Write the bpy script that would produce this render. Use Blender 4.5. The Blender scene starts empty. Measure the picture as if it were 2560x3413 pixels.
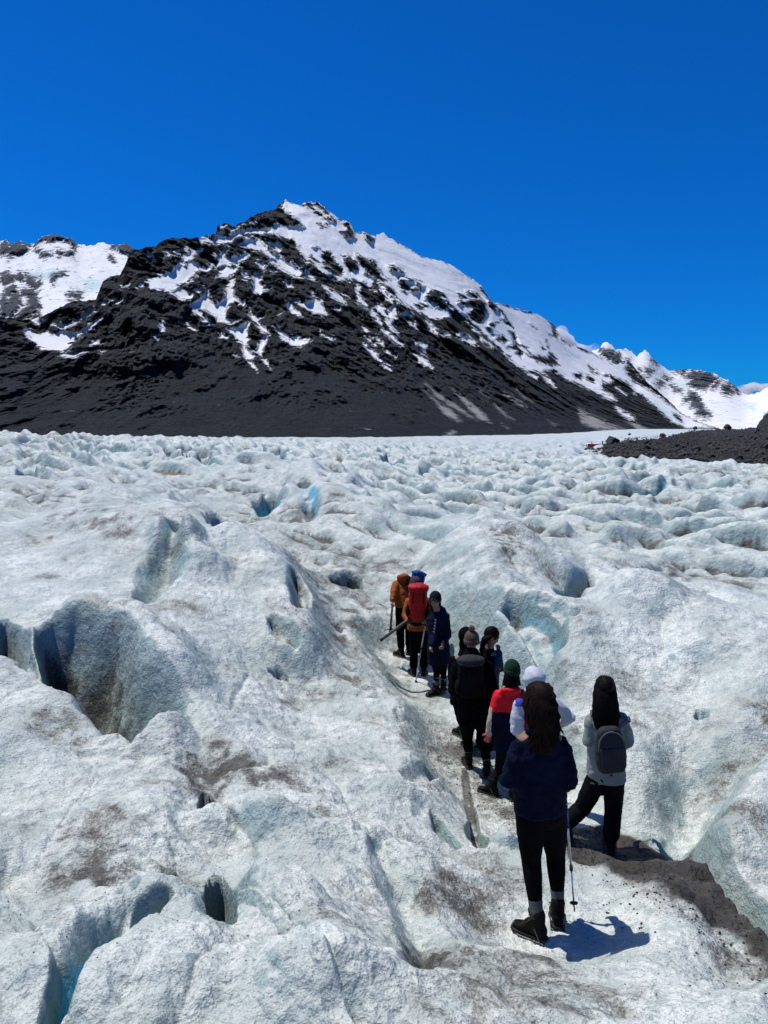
import bpy, bmesh, math, random
import numpy as np
from mathutils import Vector, Matrix

random.seed(7)
rng = np.random.default_rng(7)
scene = bpy.context.scene
COL = scene.collection

# ------------------------------------------------------------------ camera
CAM_Z = 3.4
PITCH = math.radians(6.125)
F = 2465.0
CX, CY = 1280.0, 1706.5
cam_d = bpy.data.cameras.new('camera')
cam_d.sensor_fit = 'VERTICAL'
cam_d.sensor_height = 36.0
cam_d.lens = 36.0 * F / 3413.0
cam_d.clip_start = 0.1
cam_d.clip_end = 60000
cam = bpy.data.objects.new('camera', cam_d)
COL.objects.link(cam)
cam.location = (0, 0, CAM_Z)
cam.rotation_euler = (math.radians(90) - PITCH, 0, 0)
scene.camera = cam

# ------------------------------------------------------------------ light
SUN_EL = math.radians(66)
SUN_AZ = math.radians(31)          # from the left, a little ahead of the camera
sun_vec = Vector((-math.cos(SUN_AZ) * math.cos(SUN_EL), math.sin(SUN_AZ) * math.cos(SUN_EL), math.sin(SUN_EL)))
w = bpy.data.worlds.new('World')
scene.world = w
w.use_nodes = True
nt = w.node_tree
bg = nt.nodes['Background']
sky = nt.nodes.new('ShaderNodeTexSky')
sky.sky_type = 'NISHITA'
sky.sun_disc = False
sky.sun_elevation = SUN_EL
sky.sun_rotation = math.atan2(sun_vec.x, sun_vec.y)
sky.altitude = 2200
sky.air_density = 1.25
sky.dust_density = 0.0
sky.ozone_density = 5.0
hs = nt.nodes.new('ShaderNodeMix')          # clear mountain air: a deeper blue
hs.data_type = 'RGBA'; hs.blend_type = 'MULTIPLY'
hs.inputs['Factor'].default_value = 1.0
hs.inputs['B'].default_value = (0.03, 0.68, 1.58, 1)
nt.links.new(sky.outputs[0], hs.inputs['A'])
nt.links.new(hs.outputs['Result'], bg.inputs['Color'])
bg.inputs['Strength'].default_value = 0.068

sd = bpy.data.lights.new('sun', 'SUN')
sd.energy = 5.0
sd.angle = math.radians(0.53)
sd.color = (1.0, 0.965, 0.915)
so = bpy.data.objects.new('sun', sd)
COL.objects.link(so)
so.rotation_euler = sun_vec.to_track_quat('Z', 'Y').to_euler()
so.location = (-20, 10, 40)

scene.view_settings.view_transform = 'Standard'
scene.view_settings.look = 'None'
scene.view_settings.exposure = 0.0
scene.view_settings.gamma = 1.0
scene.render.engine = 'CYCLES'
scene.cycles.use_denoising = True
scene.cycles.max_bounces = 6
scene.cycles.diffuse_bounces = 2
scene.cycles.glossy_bounces = 2
scene.cycles.transmission_bounces = 2
scene.cycles.volume_bounces = 4

# ------------------------------------------------------------------ helpers
def tag(o, label=None, cat=None, group=None, kind=None):
    if label: o['label'] = label
    if cat: o['category'] = cat
    if group: o['group'] = group
    if kind: o['kind'] = kind
    return o

def new_mat(name):
    m = bpy.data.materials.new(name)
    m.use_nodes = True
    nt = m.node_tree
    b = nt.nodes['Principled BSDF']
    return m, nt, b

def N(nt, t, **kw):
    n = nt.nodes.new(t)
    for k, v in kw.items():
        if k in n.inputs: n.inputs[k].default_value = v
        else: setattr(n, k, v)
    return n

def math_n(nt, op, a, b=None, c=None, clamp=False):
    n = nt.nodes.new('ShaderNodeMath'); n.operation = op; n.use_clamp = clamp
    for i, v in enumerate((a, b, c)):
        if v is None: continue
        if isinstance(v, (int, float)): n.inputs[i].default_value = v
        else: nt.links.new(v, n.inputs[i])
    return n.outputs[0]

def maprange(nt, v, a, b, c=0.0, d=1.0, smooth=True):
    n = nt.nodes.new('ShaderNodeMapRange')
    n.interpolation_type = 'SMOOTHSTEP' if smooth else 'LINEAR'
    nt.links.new(v, n.inputs['Value'])
    n.inputs['From Min'].default_value = a; n.inputs['From Max'].default_value = b
    n.inputs['To Min'].default_value = c; n.inputs['To Max'].default_value = d
    return n.outputs['Result']

def mixc(nt, fac, a, b):
    n = nt.nodes.new('ShaderNodeMix'); n.data_type = 'RGBA'
    for sock, v in ((n.inputs['Factor'], fac), (n.inputs['A'], a), (n.inputs['B'], b)):
        if isinstance(v, (int, float)): sock.default_value = v
        elif isinstance(v, tuple): sock.default_value = (v[0], v[1], v[2], 1)
        else: nt.links.new(v, sock)
    return n.outputs['Result']

def noise(nt, vec, scale, detail=4, rough=0.55, dim='3D', dist=0.0):
    n = nt.nodes.new('ShaderNodeTexNoise')
    n.noise_dimensions = dim
    n.inputs['Scale'].default_value = scale
    n.inputs['Detail'].default_value = detail
    n.inputs['Roughness'].default_value = rough
    n.inputs['Distortion'].default_value = dist
    if vec is not None: nt.links.new(vec, n.inputs['Vector'])
    return n.outputs['Fac']

def attr(nt, name):
    n = nt.nodes.new('ShaderNodeAttribute'); n.attribute_name = name
    return n.outputs['Fac']

def bump(nt, h, strength, dist, normal=None):
    n = nt.nodes.new('ShaderNodeBump')
    n.inputs['Strength'].default_value = strength
    n.inputs['Distance'].default_value = dist
    nt.links.new(h, n.inputs['Height'])
    if normal is not None: nt.links.new(normal, n.inputs['Normal'])
    return n.outputs['Normal']

def ray(u, v):
    """direction (dx, dy, dz) per metre of forward distance y for a photo pixel"""
    a = (np.asarray(u, float) - CX) / F
    b = (CY - np.asarray(v, float)) / F
    yy = math.cos(PITCH) + b * math.sin(PITCH)
    zz = -math.sin(PITCH) + b * math.cos(PITCH)
    return a / yy, zz / yy

def P(u, v, Y):
    sx, sz = ray(u, v)
    return Vector((float(sx) * Y, Y, CAM_Z + float(sz) * Y))

def h2(ix, iy, seed):
    h = (ix.astype(np.int64) * 374761393 + iy.astype(np.int64) * 668265263 + seed * 1274126177) & 0xffffffff
    h = ((h ^ (h >> 13)) * 1274126177) & 0xffffffff
    h = (h ^ (h >> 16)) & 0xffffffff
    return h

def perlin(x, y, seed=0):
    x0 = np.floor(x); y0 = np.floor(y)
    fx = (x - x0).astype(np.float32); fy = (y - y0).astype(np.float32)
    ux = fx * fx * fx * (fx * (fx * 6 - 15) + 10); uy = fy * fy * fy * (fy * (fy * 6 - 15) + 10)
    x0 = x0.astype(np.int64); y0 = y0.astype(np.int64)
    def g(dx, dy):
        a = h2(x0 + dx, y0 + dy, seed).astype(np.float32) * np.float32(2 * math.pi / 4294967296.0)
        return np.cos(a) * (fx - dx) + np.sin(a) * (fy - dy)
    n00, n10, n01, n11 = g(0, 0), g(1, 0), g(0, 1), g(1, 1)
    return ((n00 * (1 - ux) + n10 * ux) * (1 - uy) + (n01 * (1 - ux) + n11 * ux) * uy) * 1.45

def fbm(x, y, seed=0, octv=4, gain=0.5, lac=2.03):
    s = 0; a = 1; t = 0
    for i in range(octv):
        s = s + a * perlin(x, y, seed + i * 17); t += a
        x = x * lac + 13.7; y = y * lac + 7.1; a *= gain
    return s / t

def ridged(x, y, seed=0, octv=5, gain=0.5, lac=2.07):
    s = 0; a = 1; t = 0
    for i in range(octv):
        n = 1 - np.abs(perlin(x, y, seed + i * 17)) * 1.6
        s = s + a * n; t += a
        x = x * lac + 13.7; y = y * lac + 7.1; a *= gain
    return s / t

def sstep(t):
    t = np.clip(t, 0, 1)
    return t * t * (3 - 2 * t)

def seg_dist(x, y, pts):
    """distance to a polyline; also the running parameter 0..1"""
    best = np.full(x.shape, 1e9); par = np.zeros(x.shape)
    n = len(pts) - 1
    for i in range(n):
        ax, ay = pts[i]; bx, by = pts[i + 1]
        dx, dy = bx - ax, by - ay
        L = dx * dx + dy * dy + 1e-12
        t = np.clip(((x - ax) * dx + (y - ay) * dy) / L, 0, 1)
        d = np.hypot(x - ax - t * dx, y - ay - t * dy)
        m = d < best
        best[m] = d[m]; par[m] = ((i + t) / n)[m]
    return best, par

def inside(x, y, poly):
    r = np.zeros(x.shape, bool)
    j = len(poly) - 1
    for i in range(len(poly)):
        xi, yi = poly[i]; xj, yj = poly[j]
        if yi != yj:
            c = ((yi > y) != (yj > y)) & (x < (xj - xi) * (y - yi) / (yj - yi) + xi)
            r ^= c
        j = i
    return r

def mesh_from_grid(name, V, nr, nc, attrs=None, mat=None, smooth=True, parent=None, flip=False):
    """V: (nr*nc,3) vertices in row-major order"""
    i = np.arange((nr - 1) * (nc - 1))
    r = i // (nc - 1); c = i % (nc - 1)
    a = r * nc + c
    q = np.stack([a, a + 1, a + nc + 1, a + nc], 1)
    if flip: q = q[:, ::-1]
    me = bpy.data.meshes.new(name)
    me.vertices.add(len(V)); me.vertices.foreach_set('co', np.ascontiguousarray(V, dtype=np.float32).ravel())
    me.loops.add(q.size); me.loops.foreach_set('vertex_index', q.ravel().astype(np.int32))
    me.polygons.add(len(q))
    me.polygons.foreach_set('loop_start', (np.arange(len(q)) * 4).astype(np.int32))
    me.polygons.foreach_set('use_smooth', np.full(len(q), smooth))
    me.update(calc_edges=True)
    for k, v in (attrs or {}).items():
        at = me.attributes.new(k, 'FLOAT', 'POINT')
        at.data.foreach_set('value', np.ascontiguousarray(v, dtype=np.float32).ravel())
    if mat: me.materials.append(mat)
    o = bpy.data.objects.new(name, me)
    COL.objects.link(o)
    if parent: o.parent = parent
    return o

# ================================================================== GLACIER
CTRL = [  # photo u, v and distance ahead of the camera
 (0,3413,3.0),(640,3413,3.1),(1280,3413,3.2),(1900,3413,3.3),(2560,3413,3.3),(-500,3413,3.0),(3100,3413,3.4),
 (0,3000,4.4),(0,2700,5.6),(0,2500,6.8),(80,2330,8.0),(-500,2700,5.5),(-500,2200,9.5),
 (400,3000,4.4),(400,2720,5.6),(400,2560,6.5),(200,2440,7.3),(560,2440,7.2),
 (110,2110,9.9),(290,2065,9.9),(500,2140,9.3),(640,2380,7.8),(0,2150,9.6),
 (0,1990,11.2),(250,1960,11.2),(470,2010,10.8),(0,1830,14.5),(300,1760,15.0),(120,1770,15.3),(450,1790,14.2),
 (600,1815,13.0),(800,2000,11.5),(900,2130,10.6),(1010,2200,10.3),(950,1870,14.3),(720,1830,14.0),
 (0,1650,22),(300,1640,24),(0,1528,42),(300,1552,40),(0,1520,75),(600,1700,20),(700,1600,34),(600,1484,150),
 (-600,1500,60),(-600,1650,22),(-600,1850,14),
 (900,1640,30),(900,1780,20),(1000,1920,15.2),(1100,2050,13.2),(1080,2200,11.2),(1240,2150,12.6),
 (1100,1620,33),(1000,1500,150),(1250,1700,28),(1250,1850,18),(1300,2000,15),
 (1150,2400,8.9),(1400,2400,9.5),(1000,2320,9.6),(750,2250,9.2),(800,2450,7.6),(800,2700,5.9),
 (1200,2650,6.9),(1450,2600,7.6),(1450,2800,6.2),(1590,2800,6.5),(1200,2900,5.2),(1300,3100,4.5),
 (1600,2950,5.3),(2200,3000,5.15),(2000,2920,5.75),(2300,3250,4.3),(2500,3300,4.2),(1780,3070,4.86),(1900,3200,4.45),
 (2000,2815,6.75),(2200,2860,6.3),(1630,2655,8.15),(1590,2570,8.75),(1450,2315,11.6),(1400,2255,12.3),(1340,2182,12.9),
 (2480,3060,5.3),(2350,2850,6.5),(2250,2770,7.0),(2560,2950,5.7),(2560,2620,6.9),(2450,2820,6.2),(2300,2620,7.7),
 (2150,2500,7.9),(1900,2420,8.6),(2100,2300,9.2),(1960,2150,10.6),(2250,2090,11.2),(2450,2190,10.2),(2560,2260,9.6),
 (2450,2450,8.0),(2560,2500,7.6),(3100,2300,9),(3100,2700,6.6),(3100,2900,5.6),
 (1780,2290,10.1),(1700,2180,11.0),(1620,2080,12.2),(1500,1900,15.5),(1900,1960,14.5),(2000,2060,13.4),
 (2100,1950,17.5),(2400,2050,16),(2500,1950,20),(2000,1800,28),(2400,1800,29),(2000,1700,42),(1500,1700,38),(1600,1800,24),
 (2400,1650,55),(1500,1600,70),(2300,1596,90),(1280,1500,170),(2000,1545,170),(2560,1606,92),(3100,1630,92),
 (1280,1462,800),(600,1462,800),(0,1471,700),(-600,1471,700),(1600,1458,900),(1900,1450,1300),(2200,1436,1600),(2500,1432,1700),(3100,1430,1700),
 (1900,1480,450),(2200,1470,500),(2500,1470,500),(1280,1475,400),(600,1466,400),
]
cu = np.array([c[0] for c in CTRL], float); cv = np.array([c[1] for c in CTRL], float); cy = np.array([c[2] for c in CTRL], float)
sx, sz = ray(cu, cv)
cx_w = sx * cy; cz_w = CAM_Z + sz * cy
c_phi = np.arctan2(cx_w, cy); c_lr = np.log(np.hypot(cx_w, cy))
# scale far heights so that interpolation stays smooth in slope space: store the drop divided by distance
KX, KR = 1.0, 0.42
def rbf_feat(phi, lr):
    return phi * KX, lr * KR
def tps(r2):
    return np.where(r2 > 1e-14, 0.5 * r2 * np.log(np.maximum(r2, 1e-14)), 0)
px_, py_ = rbf_feat(c_phi, c_lr)
c_r = np.exp(c_lr)
val = (cz_w - CAM_Z) / c_r           # tan of elevation angle
n = len(px_)
A = tps((px_[:, None] - px_[None]) ** 2 + (py_[:, None] - py_[None]) ** 2) + 2e-5 * np.eye(n)
Q = np.stack([np.ones(n), px_, py_], 1)
M_ = np.block([[A, Q], [Q.T, np.zeros((3, 3))]])
sol = np.linalg.solve(M_, np.concatenate([val, np.zeros(3)]))
def base_z(x, y):
    r = np.hypot(x, y)
    phi = np.arctan2(x, y)
    phi = np.clip(phi, -0.68, 0.68)
    lr = np.clip(np.log(np.maximum(r, 1e-3)), math.log(3.15), math.log(1900))
    fx, fy = rbf_feat(phi, lr)
    s = sol[n] + sol[n + 1] * fx + sol[n + 2] * fy
    for k in range(n):
        s = s + sol[k] * tps((fx - px_[k]) ** 2 + (fy - py_[k]) ** 2)
    z = CAM_Z + s * np.exp(lr)
    # towards the photographer: the ice climbs to just under the feet
    t = sstep((3.15 - r) / 3.0)
    return z * (1 - t) + (CAM_Z - 1.62) * t

def unproject(uv):
    """photo pixels -> points (x, y) on the smooth glacier"""
    uv = np.array(uv, float)
    sx, sz = ray(uv[:, 0], uv[:, 1])
    ys = np.exp(np.linspace(math.log(2.2), math.log(1500), 420))
    X = sx[:, None] * ys[None]; Yv = np.broadcast_to(ys[None], X.shape)
    Z = CAM_Z + sz[:, None] * ys[None]
    B = base_z(X.ravel(), Yv.ravel().copy()).reshape(X.shape)
    below = Z < B
    idx = np.argmax(below, axis=1); idx[~below.any(axis=1)] = len(ys) - 1
    idx = np.maximum(idx, 1)
    k = np.arange(len(uv))
    d0 = (Z - B)[k, idx - 1]; d1 = (Z - B)[k, idx]
    t = np.clip(d0 / np.maximum(d0 - d1, 1e-9), 0, 1)
    yy = ys[idx - 1] * (1 - t) + ys[idx] * t
    return np.stack([sx * yy, yy], 1)

# carved features.  ('slot', px polyline, half width m, depth m, clean ice 0..1, wall fraction)
SLOTS = [
 ([(590,1800),(550,1880),(515,1950),(480,2000)], .42, .50, .15, 1.),
 ([(985,1985),(1003,2050),(994,2115)], .22, .32, .7, 1.),
 ([(910,2110),(945,2150),(985,2185)], .26, .25, .4, 1.),
 ([(905,1680),(895,1705),(888,1740)], .60, 1.3, 1.0, 1.),
 ([(1012,1690),(1026,1735),(1037,1785)], .55, .34, 1.0, 1.),
 ([(1000,1600),(1020,1640)], .5, .8, .0, .6),
 ([(735,1740),(760,1790),(790,1830)], .5, .9, .2, .6),
 ([(688,2625),(694,2680),(700,2715)], .10, .55, .5, .5),
 ([(718,2955),(732,3040),(738,3120),(748,3200)], .135, .85, .6, .6),
 ([(1255,2895),(1300,2960),(1340,3030),(1372,3100),(1402,3180),(1412,3290),(1395,3400)], .20, .17, .5, 1.),
 ([(1350,3190),(1420,3210),(1480,3260),(1560,3300)], .16, .12, .1, .9),
 ([(1548,2560),(1560,2640),(1575,2720),(1590,2790)], .075, .30, .3, .5),
 ([(1590,2770),(1600,2850)], .15, .40, .0, .7),
 ([(1360,2640),(1400,2600),(1450,2590)], .18, .16, .3, .8),
 ([(640,2400),(685,2520),(700,2640),(722,2800),(738,2950),(742,3150)], .42, .15, .0, 1.),
 ([(880,2760),(1000,2830),(1180,2860),(1300,2860)], .25, .10, .0, 1.),
 ([(0,2950),(120,3000),(260,3090),(420,3110)], .3, .12, .1, 1.),
 ([(560,3130),(470,3170),(440,3220)], .14, .14, .3, 1.),
 ([(1700,2130),(1760,2185),(1800,2230),(1835,2280)], .42, .55, .92, .7),
 ([(1790,2150),(1850,2190),(1900,2190)], .35, .25, .7, .8),
 ([(2165,2780),(2270,2855),(2370,2950),(2450,3040),(2520,3130),(2620,3230)], .19, .32, .55, .7),
 ([(2240,2810),(2330,2700),(2430,2600),(2560,2500)], .6, .22, .15, 1.),
 ([(2225,2790),(2265,2835)], .22, .3, .5, .9),
 ([(60,3060),(140,2880),(250,2720),(320,2640)], .03, .02, .0, 1.),
 ([(770,2390),(790,2330),(830,2260)], .06, .03, .05, 1.),
 ([(910,2235),(945,2250)], .14, .16, .4, .6),
 ([(0,2080),(20,2160),(55,2260)], .3, .6, .4, .6),
 ([(90,2190),(120,2260),(180,2360)], .2, .4, .1, .8),
 ([(2330,2430),(2345,2420)], .12, .15, .8, .7),
 ([(90,1600),(95,1625)], .35, .9, .5, .5),
 ([(1170,1950),(1150,1960)], .5, .6, .3, .6),
 ([(470,2200),(560,2230)], .1, .02, .1, 1.),
 ([(1100,2100),(1130,2110)], .3, .25, .4, .8),
 ([(1310,1560),(1312,1600)], 1.2, 2.0, .8, .5),
 ([(660,1545),(664,1570)], 1.0, 2.2, 1.0, .5),
 ([(905,1560),(912,1580)], 1.0, 1.8, .7, .5),
]
# ('pit', px outline, depth, far wall width, near wall width, clean ice, dirt with painted shade)
PITS = [
 ([(100,2140),(180,2095),(290,2070),(420,2120),(510,2190),(600,2290),(665,2400),(570,2440),(430,2530),(320,2500),(220,2440),(140,2360),(85,2240)], 1.7, .60, .9, .30, .65),
 ([(120,3460),(140,3310),(260,3200),(400,3120),(455,3150),(440,3260),(340,3300),(270,3370),(215,3460)], .40, .34, .12, .97, 0),
 ([(1430,2735),(1480,2765),(1545,2845),(1500,2855),(1440,2800)], .28, .1, .1, .6, 0),
 ([(1835,2010),(1880,1965),(1950,1975),(1985,2030),(1960,2075),(1890,2085),(1850,2065)], 1.1, .35, .9, .25, .75),
 ([(1330,3260),(1420,3200),(1560,3240),(1540,3330),(1420,3370)], .10, .25, .2, .1, .55),
 ([(2030,1990),(2200,1960),(2300,2020),(2150,2040)], .35, .5, .8, .2, .2),
 ([(1350,2980),(1290,2900),(1230,2850),(1270,2990),(1330,3050)], .12, .2, .2, .3, 0),
]
# ('bump', px polyline, half width, height, roundness)
BUMPS = [
 ([(760,2770),(840,2770),(920,2820)], .36, .24, 0),
 ([(930,3080),(1020,3200),(1100,3400)], .4, .14, 0),
 ([(60,2560),(250,2660),(470,2780)], .7, .12, 0),
 ([(1430,3000),(1600,3060),(1900,3250),(2200,3400)], .7, .12, 0),
 ([(110,3330),(190,3230),(320,3140),(450,3100)], .30, .16, 0),
 ([(330,3350),(450,3300),(560,3310),(650,3360)], .45, .16, 0),
 ([(1690,2860),(1740,2800)], .16, .16, 1),
 ([(1000,2880),(1200,2850)], .4, .10, 0),
 ([(1500,1860),(1640,2050),(1740,2180),(1830,2330)], .9, .35, 0),
 ([(940,1640),(985,1700),(1020,1760)], 1.9, .5, 0),
 ([(1050,1640),(1120,1720),(1200,1790)], 2.0, .8, 0),
 ([(290,2055),(400,2070),(520,2150),(600,2260)], .6, .25, 0),
 ([(1950,2140),(2150,2100),(2330,2110),(2450,2180),(2620,2270)], 2.0, .5, 0),
 ([(600,1812),(780,1850),(930,1930),(985,2050),(1005,2160)], .8, .35, 0),
 ([(0,1850),(150,1790),(300,1762),(470,1800)], 1.2, .4, 0),
 ([(2420,2860),(2500,2740),(2600,2660)], .6, .35, 0),
 ([(600,1812),(640,1850),(700,1900)], .6, .22, 0),
 ([(1640,1840),(1700,1900)], 1.2, .5, 0),
 ([(1870,1945),(1960,1960),(2050,2040),(2100,2110)], .9, .4, 0),
 ([(1700,2580),(1740,2640),(1770,2700)], .22, .10, 1),
 ([(1420,2700),(1300,2690)], .3, .08, 0),
 ([(2350,2460),(2560,2520)], .8, .12, 0),
]
TRAIL = [(2620,3420),(2450,3230),(2300,3100),(2150,2960),(2000,2870),(1900,2800),(1720,2720),(1620,2660),(1570,2560),(1500,2420),(1430,2290),(1340,2200),(1180,2170),(1090,2080),(1000,1960),(930,1830)]
SLAB = [(1865,2745),(2000,2735),(2150,2775),(2300,2870),(2400,2955),(2500,3040),(2600,3180),(2660,3330),(2560,3300),(2440,3200),(2300,3095),(2150,2990),(2020,2945),(1930,2895),(1880,2840)]
DIRT = [  # u, v, ru, rv (pixels), strength
 (690,2570,220,95,.62),(960,2630,260,70,.48),(700,2620,90,60,.5),(50,2760,90,120,.42),(230,2950,220,110,.42),(450,3000,150,120,.25),(1500,3000,200,60,.25),(900,2850,200,60,.22),(1150,2790,220,70,.40),(1180,3200,260,240,.42),
 (100,3270,50,90,.6),(360,2180,100,60,.55),(1250,2560,200,60,.12),(1640,2720,120,70,.5),(1500,2500,60,110,.35),(100,1530,200,30,.3),
 (200,1640,170,45,.36),(330,1660,90,30,.35),(2260,1990,240,50,.4),(1720,1830,120,50,.35),(1680,1890,60,40,.5),(2330,1880,220,50,.35),(400,1800,120,40,.3),(230,1790,90,25,.4),
 (780,1650,160,40,.3),(1080,1800,180,60,.22),(1350,3330,120,60,.4),(1450,3270,120,60,.5),(1490,2800,120,50,.4),(1400,2860,80,40,.35),
 (2500,2700,200,100,.22),(2450,2650,90,60,.2),(2540,3050,80,120,.3),(300,2930,80,60,.4),(20,3150,60,120,.4),(1290,2190,120,60,.3),(1150,2230,140,60,.28),(1120,1900,120,100,.12),
 (1050,2000,70,120,.15),(1260,2420,160,60,.16),(700,2570,60,60,.65),(980,2080,40,100,.25),(470,2450,80,60,.3),(60,2300,70,120,.42),(1200,1950,120,60,.25),(880,1740,160,50,.28),
 (1600,2600,50,120,.55),(1580,2460,40,90,.4),(2050,2400,200,50,.12),(1180,3100,140,150,.2),(560,2750,140,60,.16),(800,2560,200,50,.35),(330,2090,80,30,.35),
 (1830,1770,260,30,.25),(2150,1720,260,30,.3),(2350,1640,260,30,.35),(2000,1610,250,25,.3),(1500,1560,300,25,.16),
]

# soles of the boots: photo u, v and distance; the ice is trodden level under each
FEET = [(1787,3130,4.74),(1857,3084,4.90),(1885,2802,6.80),(2035,2838,6.68),(1760,2722,7.30),(1830,2722,7.35),(1640,2652,8.10),(1712,2665,8.0),
        (1561,2556,8.75),(1622,2590,8.52),(1540,2456,9.7),(1560,2500,9.40),(1600,2490,9.45),(1640,2500,9.40),(1453,2318,11.55),(1478,2303,11.68),
        (1378,2252,12.3),(1413,2252,12.32),(1337,2190,12.75),(1362,2182,12.9)]
def build_glacier():
    # polar grid around the photographer: fine where it is near and in view
    ph_in = np.linspace(-0.56, 0.56, 770)
    ph_l = -0.56 - np.cumsum(np.linspace(.003, .22, 24)); ph_l = ph_l[ph_l > -math.pi + .02]
    phis = np.concatenate([[-math.pi], ph_l[::-1], ph_in, -ph_l, [math.pi]])
    r1 = np.linspace(math.log(2.2), math.log(17), 540)
    r0 = np.log(np.linspace(.25, 2.15, 10))
    r2 = np.linspace(math.log(17), math.log(160), 430)[1:]
    r3 = np.linspace(math.log(160), math.log(2600), 70)[1:]
    lr = np.concatenate([r0, r1, r2, r3])
    nr, nc = len(lr), len(phis)
    PH, LR = np.meshgrid(phis, lr)
    R = np.exp(LR).ravel(); PHr = PH.ravel()
    x = R * np.sin(PHr); y = R * np.cos(PHr)
    z = base_z(x, y)
    blue = np.zeros_like(z); dirt_shade = np.zeros_like(z)  # second mask holds real grit and shade painted into the hollows
    near = R < 18
    # smooth swells where the photo shows them: centre px, radius m, how much relief is left
    calm = np.ones_like(z)
    SM = [(2200,2300,2.6,.12),(2420,2230,2.6,.12),(2120,2560,1.7,.2),(1950,2420,1.3,.3),(250,1930,2.6,.25),(760,1990,1.9,.3),(480,1900,1.6,.4),(700,2300,1.3,.4),(330,2720,1.3,.55),(1250,1760,3.2,.35),(1000,1700,2.6,.4),(100,1800,3,.3),(900,2450,1.3,.5),(1600,1950,1.8,.4)]
    for (u_, v_, rr_, f_), (X0, Y0) in zip(SM, unproject([(q[0], q[1]) for q in SM])):
        calm *= 1 - (1 - f_) * np.exp(-((x - X0) ** 2 + (y - Y0) ** 2) / rr_ ** 2)
    # ---- rolling relief
    th = math.radians(-33)
    ca, sa = math.cos(th), math.sin(th)
    wx = fbm(x / 9, y / 9, 5, 2) * 1.6; wy = fbm(x / 9, y / 9, 9, 2) * 1.6
    xr = (x + wx) * ca + (y + wy) * sa; yr = -(x + wx) * sa + (y + wy) * ca
    def wave(lx, ly, seed, lean):
        def f(X, Y):
            nn = perlin(X / lx, Y / ly, seed) + .22 * perlin(X / lx * 2.3, Y / ly * 2.3, seed + 3)
            s1 = np.sqrt(np.abs(nn) + .004)
            return np.clip(s1 * 1.9, 0, 1.5) - .35
        h = f(xr, yr)
        return f(xr - lean * h * .25, yr + lean * h)
    env = np.interp(R, [0, 8, 13, 20, 35, 80, 200, 500, 1200, 1900], [.1, .18, .30, .85, 1.55, 2.1, 2.2, 1.7, .7, .2])
    side = 1 - .62 * np.exp(-((x + 9) / 9) ** 2 - ((y - 27) / 13) ** 2)      # the smooth swell on the left
    env = env * side * calm
    wv = wave(5.6, 2.4, 21, .9) * .48 + wave(2.9, 1.35, 25, .4) * .20 * np.interp(R, [0, 14, 24], [0, 0, 1])
    z += env * wv
    z += env * (ridged(xr / 2.9, yr / 1.3, 41, 3) - .5) * np.interp(R, [0, 30, 60], [.36, .42, .30])
    env2 = np.interp(R, [0, 20, 45, 120, 1200, 1900], [0, .15, 1.0, 1.6, 1.2, .5])
    z += env2 * wave(24, 11, 31, 2.6) * .62 * side
    # steep drop-offs (serac faces) in the middle distance
    cl = perlin(xr / 5.5, yr / 2.3, 77) + .4 * perlin(xr / 2.4, yr / 1.3, 78)
    clf = sstep((cl - .18) / .10)
    cenv = np.interp(R, [0, 15, 24, 45, 300, 900], [0, 0, .5, 1.15, 1.3, .3]) * side
    z -= cenv * clf * (1 - .8 * sstep((cl - .3) / .45)) * .85 * calm
    blue += cenv * clf * (1 - sstep((cl - .34) / .25)) * (.75 + .6 * perlin(x / 14, y / 14, 99))
    cl2 = perlin(xr / 3.4, yr / 1.25, 177) + .4 * perlin(xr / 1.5, yr / .7, 178)
    z -= cenv * sstep((cl2 - .2) / .18) * (1 - .8 * sstep((cl2 - .32) / .5)) * np.interp(R, [0, 30, 60, 110], [.42, .36, .16, 0])
    cl3 = perlin(xr / 22, yr / 8, 277) + .4 * perlin(xr / 9, yr / 4, 278)
    z -= np.interp(R, [0, 40, 80, 900], [0, 0, 1, .3]) * sstep((cl3 - .15) / .09) * (1 - .8 * sstep((cl3 - .3) / .5)) * 1.9
    # near relief
    ne = np.interp(R, [0, 3, 10, 20], [.6, .8, 1, 1]) * (.25 + .75 * calm)
    z += ne * (fbm(x / 2.6, y / 2.3, 51, 2) * .36)
    crs = np.sqrt(np.abs(perlin(xr / 1.9 + wx * .2, yr / 1.05, 53) + .25 * perlin(xr / .8, yr / .5, 54)) + .003)
    z += ne * crs * .17
    dirt_shade += sstep((.34 - crs) / .3) * np.interp(R, [0, 13, 22], [.42, .42, 0]) * np.clip(.5 + 1.4 * fbm(x / 1.7, y / 1.7, 55, 3), 0, 1)  # creases darkened: grit plus painted shade
    z += ne * ((1 - np.abs(fbm(xr / 1.25, yr / .6, 61, 2)) * 2) * .050)
    z += (1 - np.abs(fbm(xr / .34, yr / .13, 63, 3)) * 2) * .012 * np.interp(R, [0, 3, 14, 24], [1, 1, 1.3, 0])
    z += fbm(x / .13, y / .13, 71, 3) * .028 * np.interp(R, [0, 9, 14], [1, .7, 0])
    z += np.abs(fbm(xr / .30, yr / .20, 75, 2)) * .04 * np.interp(R, [0, 12, 20], [1, 1, 0])
    z += fbm(x / .045, y / .045, 73, 2) * .006 * np.interp(R, [0, 7, 10], [1, .6, 0])
    # ---- carved features
    allp = []
    for s in SLOTS: allp += s[0]
    for s in PITS: allp += s[0]
    for s in BUMPS: allp += s[0]
    allp += TRAIL; allp += SLAB
    W = unproject(allp); k = [0]
    def take(m):
        r = [tuple(q) for q in W[k[0]:k[0] + m]]; k[0] += m; return r
    wob = fbm(x / .9, y / .9, 81, 2) + .10 * fbm(x / .16, y / .16, 82, 3) * (R < 20)
    fine = fbm(x / .12, y / .12, 83, 3) * (R < 20)
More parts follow.
